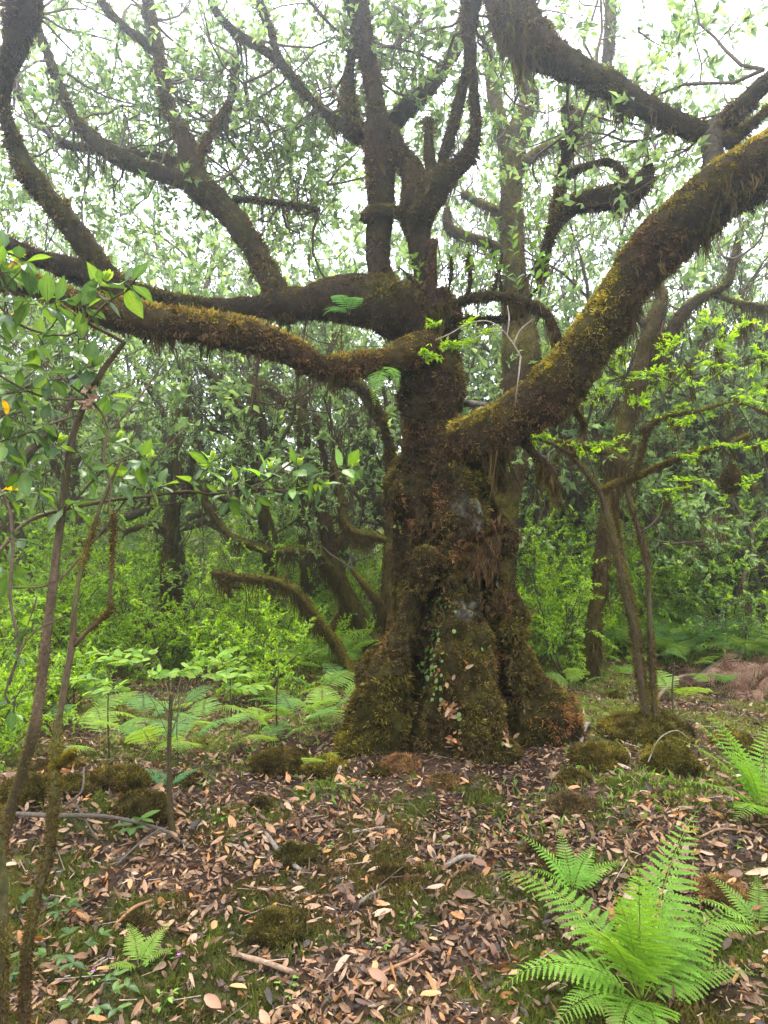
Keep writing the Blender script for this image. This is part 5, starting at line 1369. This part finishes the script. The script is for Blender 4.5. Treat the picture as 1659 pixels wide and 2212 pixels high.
for (a, b, d, n, dr, bud) in WH:
    whorl(F1, a, b, d, n + 1, rl, dirxy=dr, back=near_branch(a, b), bud=bool(bud), L=0.094)
# the torn bark cup on the sapling
g = Geo()
for k in range(16):
    c = P(192 + rl.normal(0, 9), 866 + rl.normal(0, 13), 2.285)
    leaves(g, c[None], rl.normal(0, 1, (1, 3)), rl.normal(0, 1, (1, 3)) - [0, .6, 0], rl.uniform(.02, .045), rl.uniform(.012, .028), np.array([(0.42, 0.25, 0.16)]) * rl.uniform(.5, 1.15), 1 + k % 2, rl.uniform(-.7, .7))
build(g, 'torn_bark', M_LITTER, F1)

F2 = stem_tree('mossy_sapling', 'thin dark mossy sapling forked at knee height, rising beside the pale stem', [
    [(52, 2240, 13, 2.1), (56, 2100, 12, 2.1), (62, 2030, 11, 2.1), (82, 1930, 10, 2.12), (104, 1850, 10, 2.14), (114, 1760, 11, 2.16), (120, 1650, 11, 2.18), (124, 1580, 10, 2.2), (140, 1480, 9, 2.22), (156, 1390, 9, 2.25), (162, 1300, 7, 2.25), (178, 1220, 6, 2.28), (196, 1160, 5.5, 2.3), (215, 1100, 5, 2.3), (245, 1030, 4, 2.3), (262, 990, 3, 2.3)],
    [(160, 1395, 6.5, 2.25), (190, 1362, 6, 2.25), (238, 1318, 5.5, 2.25), (238, 1290, 4.5, 2.25), (244, 1200, 4, 2.25), (246, 1110, 3.5, 2.25)],
    [(122, 1650, 6, 2.18), (140, 1640, 6, 2.18), (158, 1625, 4, 2.18)],
    [(55, 2060, 4, 2.1), (30, 2030, 3.5, 2.1), (5, 2000, 3, 2.1)],
    [(20, 1520, 3, 2.1), (10, 1500, 3, 2.1), (60, 1380, 2.5, 2.15), (140, 1330, 2.5, 2.2)],
], rl, ((0.085, 0.055, 0.03), (0.085, 0.08, 0.025)), moss=(9000, 0.35), fuzzL=0.012)
F3 = stem_tree('mossy_sapling', 'blackish mossy stem cut by the left edge of the view, beside the forked thin sapling', [
    [(2, 2300, 14, 2.0), (4, 2150, 13, 2.0), (8, 2000, 12, 2.0), (6, 1880, 11, 2.0), (-6, 1760, 10, 2.0), (-30, 1600, 10, 2.0)]], rl, ((0.06, 0.04, 0.025), (0.07, 0.065, 0.02)), moss=(4000, 0.3), fuzzL=0.012)
for (a, b, dr) in ((60, 1350, (.3, 0, -.8)), (25, 1420, (.2, 0, -1)), (30, 1540, (.3, 0, -.5))):
    whorl(F2, a, b, 2.15, 3, rl, dirxy=dr, back=(a + 20, b - 60, 2.18), L=0.07, kset=[2])

# flat topped little shrub in front of the ferns
def flat_shrub():
    rng = np.random.default_rng(97)
    c0 = G(366, 1800)
    root = stem_tree('young_laurel', 'thin stemmed young laurel with flat tiers of fresh leaves, on the bank before the ferns', [
        [(376, 1815, 9, c0[1]), (368, 1750, 7, c0[1]), (365, 1640, 5.5, c0[1]), (367, 1560, 5.2, c0[1]), (370, 1500, 5.1, c0[1])]], rng, ((0.05, 0.035, 0.02), (0.06, 0.05, 0.02)), moss=(1500, .1), fuzzL=0.01)
    d0 = c0[1]; top = P(368, 1515, d0)
    tips = []
    g = Geo()
    for k in range(15):
        a = k * 2.4; rr = rng.uniform(.25, .47); zz = rng.uniform(0.05, 0.24)
        e = top + np.array([math.cos(a) * rr, math.sin(a) * rr * 0.9, zz])
        m = top + np.array([math.cos(a) * rr * .45, math.sin(a) * rr * .4, zz * 0.75])
        tube(g, [list(top - [0, 0, rng.uniform(-.04, .2)]) + [0.0022], list(m) + [0.0017], list(e) + [0.001]], 4, 0.05, (0.12, 0.12, 0.05), endcap=False)
        for q in range(5):
            f = .35 + .65 * q / 4
            b = m * (1 - f) + e * f
            s = nrm(e - m) * .8 + rng.normal(0, .6, 3) * [1, 1, .2]
            t = b + nrm(s) * .07
            tube(g, [list(b) + [0.0016], list(t) + [0.001]], 3, 0.05, (0.09, 0.09, 0.03), endcap=False)
            tips.append(np.append(t, nrm(s)))
    build(g, 'branches', M_TWIG, root)
    t = np.array(tips)
    n = 0
    for k in range(len(t)):
        for j in range(4):
            if n >= 280: break
            s = nrm(t[k, 3:] + rng.normal(0, .8, 3) * [1, 1, .25]); n += 1
            leaf_obj(root, t[k, :3] - t[k, 3:] * rng.random() * .07, s, nrm(np.array([0, -.55, 1.]) + rng.normal(0, .55, 3)), rng.uniform(.042, .072), int(rng.choice([13, 14, 15, 15, 16])))
flat_shrub()

# ================================================================== TWIN MOSSY STEMS, RIGHT
c2 = G(1405, 1590); dG = float(c2[1])
TW = stem_tree('sapling_clump', 'clump of twin mossy stems on a moss mound, their arched twigs bearing fresh green leaves', [
    [(1408, 1600, 17, dG), (1392, 1520, 13, dG), (1378, 1430, 13, dG), (1368, 1350, 13, dG), (1352, 1290, 12, dG), (1338, 1220, 11, dG), (1318, 1140, 11, dG), (1298, 1066, 10, dG), (1272, 1030, 9, dG), (1240, 990, 7, dG), (1215, 970, 6, dG), (1165, 948, 4, dG)],
    [(1422, 1590, 13, dG), (1412, 1500, 9, dG), (1406, 1400, 9, dG), (1402, 1300, 8, dG), (1398, 1220, 8, dG), (1382, 1150, 7, dG), (1362, 1090, 6, dG), (1352, 1040, 5, dG), (1370, 960, 4.5, dG)],
    [(1398, 1560, 10, dG + .1), (1385, 1440, 8, dG + .1), (1372, 1330, 7, dG + .15), (1352, 1230, 6, dG + .2), (1330, 1120, 5.5, dG + .2), (1325, 1060, 5, dG + .2)],
    [(1300, 1062, 8, dG), (1330, 1044, 8, dG), (1362, 1036, 7, dG), (1385, 980, 6.5, dG), (1402, 925, 6, dG), (1440, 900, 5.1, dG), (1510, 888, 4, dG), (1590, 870, 3, dG), (1680, 905, 3, dG)],
    [(1362, 1036, 5.5, dG), (1420, 1010, 5.1, dG), (1480, 985, 4.5, dG), (1560, 962, 3.5, dG), (1620, 940, 3, dG)],
    [(1240, 990, 5.1, dG), (1262, 930, 4.5, dG), (1252, 900, 4, dG), (1230, 870, 3, dG)],
    [(1262, 935, 4.5, dG), (1290, 855, 4, dG), (1330, 818, 3.5, dG), (1400, 810, 3.5, dG), (1460, 830, 3, dG), (1500, 890, 2.5, dG)],
    [(1300, 1062, 4, dG), (1275, 1000, 3.5, dG), (1255, 950, 3, dG)], [(1402, 925, 3.5, dG), (1430, 860, 3, dG), (1480, 800, 2.5, dG), (1560, 760, 2, dG)],
    [(1440, 900, 3, dG), (1500, 850, 3, dG), (1580, 790, 2.5, dG), (1650, 770, 2, dG)], [(1590, 870, 3, dG), (1640, 960, 3, dG), (1665, 1060, 2, dG)], [(1510, 888, 3, dG), (1540, 940, 3, dG), (1580, 990, 2, dG), (1580, 1010, 1.5, dG)],
    [(1385, 1150, 4, dG), (1420, 1120, 3.5, dG), (1450, 1060, 3, dG), (1520, 1035, 2.5, dG)],
    [(1340, 818, 3, dG), (1300, 780, 2.5, dG), (1250, 740, 2, dG)],
], rl, ((0.075, 0.05, 0.032), (0.06, 0.052, 0.02)), moss=(7000, 0.45), fuzzL=0.022, step=0.05, thin=0.62)
def bright_sprays(parent, pts, rng, L=0.042, per=11, n=5, rad=0.2, cols=BRIGHT, hang=0):
    g = Geo(); tips = []
    for (a, b, d) in pts:
        c = P(a, b, d)
        for _ in range(n):
            v = nrm(rng.normal(0, 1, 3) * [1, 1, .35]); e = c + v * rad * rng.uniform(.4, 1.1)
            tube(g, [list(c) + [0.0022], list((c + e) / 2 + rng.normal(0, .015, 3)) + [0.0018], list(e) + [0.001]], 3, .06, (0.10, 0.08, 0.05), endcap=False)
            for f in (.5, .8, 1.0):
                tips.append(np.append(c + (e - c) * f, nrm(v + rng.normal(0, .5, 3) * [1, 1, .3])))
    build(g, 'twigs', M_TWIG, parent, 'stuff')
    p, D, N, Ls, W = spray(np.array(tips), per, rng, L, 0.45, .7, .09, flat=.7)
    g = Geo(); leaves(g, p, D, N, Ls, W, palette(rng, len(p), cols, None, .15), 0, .06)
    build(g, 'foliage', M_LEAF, parent, 'stuff')
    if hang:
        q = np.array([P(a + rng.normal(0, 30), b + rng.normal(0, 14), d) for (a, b, d) in pts for _ in range(2)])
        k = rng.integers(0, len(q), hang)
        g = Geo(); strands(g, q[k] + rng.normal(0, .012, (hang, 3)), rng.exponential(.05, hang).clip(.01, .2), np.full(hang, .003), palette(rng, hang, [BROWN, OLIVE]), rng)
        build(g, 'hanging_moss', M_MOSS, parent, 'stuff')
bright_sprays(TW, [(1165, 945, dG), (1230, 870, dG), (1290, 850, dG), (1340, 815, dG), (1400, 808, dG), (1460, 830, dG), (1250, 740, dG), (1300, 780, dG), (1480, 800, dG), (1560, 760, dG), (1580, 790, dG), (1650, 770, dG), (1600, 870, dG), (1510, 890, dG), (1640, 960, dG), (1560, 962, dG), (1480, 985, dG), (1440, 900, dG), (1520, 1035, dG), (1450, 1060, dG), (1300, 960, dG), (1660, 850, dG), (1380, 860, dG), (1620, 700, dG), (1540, 700, dG), (1470, 740, dG), (1350, 760, dG), (1620, 1040, dG), (1240, 960, dG)], rl, n=5, per=9, rad=.22, hang=3000)

# drop shaped ball of moss hanging from the arched twig
def drop():
    rng = np.random.default_rng(99)
    c = P(1580, 1030, dG)
    root = thing('moss_ball', 'dark drop shaped ball of moss dangling from an arched twig at the far right', 'moss ball', tuple(c))
    g = Geo(); tube(g, [(0, 0, 0.11, 0.006), (0, 0, 0.075, 0.02), (0, 0, 0.03, 0.05), (0, 0, -0.03, 0.062), (0, 0, -0.08, 0.045), (0, 0, -0.11, 0.02)], 14, 0.015, DARK, lump=.2, fine=.006)
    V, C, T = g.arrays(); b = build(g, 'moss_core', M_BARK, root)
    p, nn, _ = sample_surface(V, T, 1600, rng); g = Geo()
    blades(g, p, nn, rng.uniform(.01, .03, 1600), np.full(1600, .004), moss_col(p, nn, rng, .2), rng, .8, .5)
    strands(g, p[:300], rng.uniform(.02, .06, 300), np.full(300, .0025), moss_col(p[:300], nn[:300], rng, .1), rng)
    build(g, 'moss', M_MOSS, b, 'stuff')
drop()

# pale dead twig and fresh leaves in front of the middle of the trunk
BT = stem_tree('bare_branch', 'pale bare forked twig with a spray of fresh leaves crossing before the trunk', [
    [(1125, 770, 2.2, 4.3), (1108, 742, 2.2, 4.3), (1080, 708, 2, 4.3), (1050, 693, 1.7, 4.3), (1010, 700, 1.5, 4.3), (970, 722, 2, 4.3), (940, 735, 1.5, 4.3)],
    [(1110, 745, 2.6, 4.3), (1122, 715, 2.4, 4.3), (1150, 690, 1.6, 4.3)], [(1095, 725, 2.2, 4.3), (1100, 690, 2, 4.3), (1096, 660, 1.4, 4.3)], [(1085, 715, 2, 4.3), (1052, 718, 1.8, 4.3), (1020, 735, 1.4, 4.3)],
    [(1125, 770, 2.6, 4.3), (1118, 830, 2.2, 4.3), (1112, 880, 2, 4.4)]], rl, ((0.30, 0.25, 0.20), (0.20, 0.16, 0.12)), moss=(0, 0), cat='branch')
bright_sprays(BT, [(915, 762, 4.35), (935, 770, 4.35), (965, 745, 4.35), (990, 748, 4.35), (1020, 735, 4.35), (1050, 718, 4.35), (1010, 700, 4.35), (940, 700, 4.45)], rl, L=.036, per=6, n=4, rad=.08)
# leafy shoots standing on the straggling bough and fork
def shoots(parent, pts, rng, L=.075, n=7):
    for (a, b, d) in pts:
        base = P(a, b, d); tip = base + np.array([rng.normal(0, .05), rng.normal(0, .05), rng.uniform(.12, .3)])
        g = Geo(); tube(g, [list(base) + [.003], list(tip) + [.0016]], 4, .05, (0.12, 0.09, 0.06)); build(g, 'twig', M_TWIG, parent)
        for k in range(n):
            f = .3 + .7 * k / n; an = k * 2.4 + rng.normal(0, .3)
            D = nrm(np.array([math.cos(an), math.sin(an) * .8, .8]))
            leaf_obj(parent, base + (tip - base) * f, D, nrm(np.array([0, 0, 1.]) + rng.normal(0, .5, 3)), L * rng.uniform(.6, 1.1), int(rng.choice([1, 4, 14, 16, 3])))
SHT = thing('epiphyte_shoots', 'upright leafy laurel shoots sprouting from the straggling draped bough beside the fork', 'shoots')
shoots(SHT, [(880, 600, 4.95), (900, 640, 4.95), (1010, 600, 4.8), (1050, 560, 4.8), (1080, 600, 4.75), (1110, 570, 4.75), (1150, 560, 4.7), (1170, 620, 4.7), (1190, 590, 4.65), (1130, 530, 4.75), (1180, 520, 4.8), (1230, 580, 4.8), (1040, 610, 4.8), (970, 610, 4.9), (1210, 640, 4.6), (1000, 560, 4.85), (1065, 530, 4.8), (1100, 610, 4.75), (1150, 600, 4.7), (990, 640, 4.8), (1120, 640, 4.7), (1170, 680, 4.6)], rl)
# small canopy leaves that belong to the right of the great tree
st = []
for (a, b, d, n) in ((1320, 60, 8.0, 0), (1625, 206, 4.3, 2), (1222, 232, 5.15, 1), (1402, 355, 5.0, 1), (1130, 40, 4.9, 2), (1018, 20, 5.0, 2), (1470, 268, 4.5, 1), (1585, 560, 6.0, 2), (850, 100, 5.2, 3), (870, 30, 5.3, 3), (720, 60, 5.3, 3)):
    for _ in range(n): st.append((P(a, b, d), rc.normal(0, 1, 3) + [0, .3, .1]))
crown(TREE, st, rc, LAUREL, per=10, maxlv=2, L0=0.6, hang=2500)

# ================================================================== CREEPER AND LITTLE PLANTS
def hit(px, py):
    o = Vector((0, 0, CAMZ)); t = Vector(P(px, py, 5)) - o
    r = TBVH.ray_cast(o, t.normalized())
    return (np.array(r[0]), np.array(r[1])) if r[0] is not None else (None, None)
def creeper():
    rng = np.random.default_rng(103)
    root = thing('creeper', 'small round leaved creeper climbing the crease between the trunk lobes', 'creeper')
    pr = []
    for c in ((0.17, 0.29, 0.06), (0.12, 0.23, 0.04), (0.21, 0.32, 0.08)):
        g = Geo(); a = np.linspace(0, 2 * np.pi, 10, endpoint=False)
        r = 0.5 * (1 - 0.25 * np.exp(-((a - np.pi) / .5) ** 2))
        V = np.vstack([[0, 0, 0.03], np.stack([r * np.cos(a), r * np.sin(a), 0.05 * np.cos(2 * a)], 1)])
        g.add(V, [[0, 1 + k, 1 + (k + 1) % 10] for k in range(10)], None, c); pr.append(g.mesh('leaf', M_LEAF))
    path = [(950, 1300), (945, 1340), (940, 1380), (932, 1420), (928, 1460), (935, 1480)]
    n = 0
    for i in range(115):
        a, b = path[rng.integers(6)]
        a += rng.normal(0, 14); b += rng.normal(0, 20)
        if i > 92: a, b = [(995, 1560), (985, 1545), (1062, 1300), (1075, 1410), (1050, 1395), (1088, 1610), (1010, 1270), (865, 1135)][i % 8]; a += rng.normal(0, 7); b += rng.normal(0, 7)
        q, nn = hit(a, b)
        if q is None: continue
        o = link('leaf', pr[rng.integers(3)], root); s = rng.uniform(.018, .034); o.scale = (s, s, s)
        o.location = q + nn * 0.022
        o.rotation_mode = 'QUATERNION'; o.rotation_quaternion = Vector(nrm(nn + rng.normal(0, .35, 3) + [0, 0, .35])).to_track_quat('Z', 'Y')
    g = Geo()
    for k in range(3):
        rows = []
        for (a, b) in path:
            q, nn = hit(a + rng.normal(0, 8), b)
            if q is not None: rows.append(list(q + nn * .012) + [.0016])
        tube(g, rows, 4, .03, (0.16, 0.16, 0.07))
    build(g, 'vine_stem', M_TWIG, root)
creeper()
def trunk_leaves():
    rng = np.random.default_rng(105)
    g = Geo(); n = 0
    for (a, b, rx, ry, k) in ((970, 1535, 16, 14, 26), (980, 1600, 8, 22, 14), (1090, 1590, 16, 14, 14), (800, 1390, 14, 8, 10), (1010, 1450, 60, 60, 6), (870, 1650, 40, 12, 24), (960, 1470, 14, 30, 4)):
        for _ in range(k):
            q, nn = hit(a + rng.normal(0, rx * .6), b + rng.normal(0, ry * .6))
            if q is None: continue
            leaves(g, (q + nn * .016)[None], nrm(rng.normal(0, 1, (1, 3))), nrm(nn[None] + rng.normal(0, .5, (1, 3))), 0.06 * rng.uniform(.7, 1.2), 0.024, palette(rng, 1, LIT[:3] + LIT[4:5]), 1, rng.normal(.1, .2))
    build(g, 'caught_leaves', M_LITTER, TREE, 'stuff')
trunk_leaves()

def herb(px, py, label, n, h, L, col, flower=None, rad=0.09, name='seedling'):
    rng = np.random.default_rng(int(px + py * 3))
    c = G(px, py)
    root = thing(name, label, 'plant', tuple(c))
    g = Geo()
    pr = []
    for k in range(n):
        a = k * 2.4 + rng.normal(0, .3); r = rad * math.sqrt((k + .5) / n); z = h * rng.uniform(.5, 1)
        e = np.array([r * math.cos(a), r * math.sin(a), z])
        tube(g, [(0, 0, 0, .0018), tuple(e * [.5, .5, .7]) + (.0014,), tuple(e) + (.001,)], 3, .05, np.array(col) * .6, endcap=False)
        pr.append((e, a))
    build(g, 'stalks', M_TWIG, root)
    for (e, a) in pr:
        for j in range(3 if L > .03 else 2):
            b = a + (j - 1) * 1.1
            o = leaf_obj(root, np.array(root.location) + e, (math.cos(b), math.sin(b), rng.uniform(-.1, .35)), (0, 0, 1), L * rng.uniform(.7, 1.2), int(rng.choice([0, 3, 1, 5] if L > .03 else [14, 16])))
    if flower is not None:
        g = Geo()
        for j in range(5):
            b = j * 1.257
            leaves(g, np.array([[0, 0, h * 1.5]]), np.array([[math.cos(b), math.sin(b), .4]]), np.array([[0, 0, 1.]]), .010, .007, np.array([flower]), 0)
        build(g, 'flower', M_PETAL, root)
herb(165, 2085, 'low green plant with pointed leaves near the front left corner', 6, .10, .055, (0.06, 0.14, 0.03), rad=.12)
herb(135, 2010, 'pair of fresh upright leaves above the front left plant', 3, .14, .05, (0.10, 0.24, 0.05), rad=.05)
herb(220, 2195, 'leafy dark green herb at the very front left', 7, .08, .045, (0.05, 0.12, 0.03), rad=.12)
herb(30, 2120, 'small herb at the front left corner beside the dark stem', 5, .08, .045, (0.08, 0.20, 0.06), rad=.07)
herb(290, 1815, 'broad drooping leaves on a sprawled twig by the dark boulder', 3, .12, .11, (0.07, 0.17, 0.06), rad=.08)
herb(40, 1965, 'single broad leaf low by the dark left stem', 1, .10, .10, (0.06, 0.14, 0.05), rad=.04)
herb(200, 2128, 'tiny violet flower on the litter near the front left', 3, .03, .018, (0.1, 0.2, 0.05), (0.45, 0.16, 0.5), .03, 'violet')
herb(386, 2090, 'lone pink violet in moss front centre left', 2, .03, .015, (0.1, 0.2, 0.05), (0.5, 0.2, 0.5), .03, 'violet')
herb(1110, 1760, 'violet with seedlings in the litter above the brown lumps', 3, .03, .02, (0.1, 0.2, 0.05), (0.5, 0.25, 0.55), .04, 'violet')
herb(1040, 1800, 'pink speck of a violet beside the moss and litter in the middle', 3, .03, .02, (0.1, 0.2, 0.05), (0.5, 0.25, 0.55), .04, 'violet')
HB = [(700, 1840, 'right of the pale slanting stick'), (760, 1700, 'in the grassy patch before the trunk'), (950, 1820, 'in the middle of the litter'), (1080, 1790, 'beside the pink violet'), (1020, 1840, 'above the level pale stick'), (1310, 1735, 'on the grass right of centre'), (1240, 1650, 'by the mossy ridge'), (1360, 1745, 'beyond the thin fern'), (340, 2090, 'beside the lone pink violet'), (820, 2060, 'in moss at the front centre'), (620, 2150, 'at the front edge of the litter'), (880, 2000, 'under the centre mound'), (1590, 1830, 'left of the right edge fern'), (470, 1780, 'right of the thin sapling foot'), (440, 1700, 'below the ferns on the bank'), (1500, 1650, 'between the two moss domes'), (1170, 1560, 'on the rust coloured root'), (350, 2180, 'at the very front left of centre')]
for i, (a, b, w) in enumerate(HB):
    herb(a, b, f'tiny green seedling {w}', 4, .035, .024, (0.13, 0.28, 0.05), None, .05)
# young stems rising through the ferns
for (a, b, y2, r, lb) in ((236, 1640, 1420, 2.6, 'thin dark shoot left of the young laurel, among ferns'), (385, 1650, 1500, 2, 'whip thin shoot right of the young laurel'), (1455, 1555, 1430, 2.6, 'thin bare shoot right of the twin mossy stems'), (600, 1600, 1440, 3, 'dark little stem rising through ferns by the left root'), (500, 1560, 1380, 2.5, 'straight little stem in the left ferns')):
    q = G(a, b); stem_tree('shoot', lb, [[(a, b, r, q[1]), (a - 3, (b + y2) / 2, r * .8, q[1]), (a + 2, y2, r * .5, q[1])]], rl, ((0.06, 0.045, 0.025), (0.07, 0.06, 0.03)), moss=(0, 0))

# ================================================================== HAZE
def haze():
    g = Geo()
    x0, x1, y0, y1, z0, z1 = -60, 60, -6, 75, -3.0, 14.5
    V = [(x0, y0, z0), (x1, y0, z0), (x1, y1, z0), (x0, y1, z0), (x0, y0, z1), (x1, y0, z1), (x1, y1, z1), (x0, y1, z1)]
    Q = [(0, 3, 2, 1), (4, 5, 6, 7), (0, 1, 5, 4), (1, 2, 6, 5), (2, 3, 7, 6), (3, 0, 4, 7)]
    m = bpy.data.materials.new('haze_air'); m.use_nodes = True
    N, L = m.node_tree.nodes, m.node_tree.links; N.clear()
    out = N.new('ShaderNodeOutputMaterial'); pv = N.new('ShaderNodeVolumePrincipled')
    pv.inputs['Color'].default_value = (0.84, 0.90, 1.0, 1)
    pv.inputs['Density'].default_value = HAZE_D
    pv.inputs['Anisotropy'].default_value = 0.85
    L.new(pv.outputs['Volume'], out.inputs['Volume'])
    g.add(V, None, Q, (1, 1, 1))
    o = build(g, 'haze', m, kind='stuff', smooth=False)
    o['label'] = 'thin bluish mist hanging through the whole wood'
HAZE_D = 0.0068
haze()

# ================================================================== tell like-labelled neighbours apart
def tell_apart():
    by = {}
    for o in scene.objects:
        if o.parent is None and o.get('label') and o.get('group'):
            by.setdefault((o['label'], o['group']), []).append(o)
    for (lb, gp), os_ in by.items():
        n = len(os_)
        if n == 2 and abs(os_[0].location.y - os_[1].location.y) > 0.5 * abs(os_[0].location.x - os_[1].location.x):
            os_.sort(key=lambda o: o.location.y); pre = ['nearer', 'farther']
        else:
            os_.sort(key=lambda o: o.location.x / max(o.location.y, .1))
            pre = {2: ['left', 'right'], 3: ['leftmost', 'middle', 'rightmost'], 4: ['leftmost', 'left middle', 'right middle', 'rightmost'], 5: ['leftmost', 'second', 'third', 'fourth', 'fifth']}.get(n)
        if pre:
            for o, w in zip(os_, pre): o['label'] = w + ' ' + lb
tell_apart()
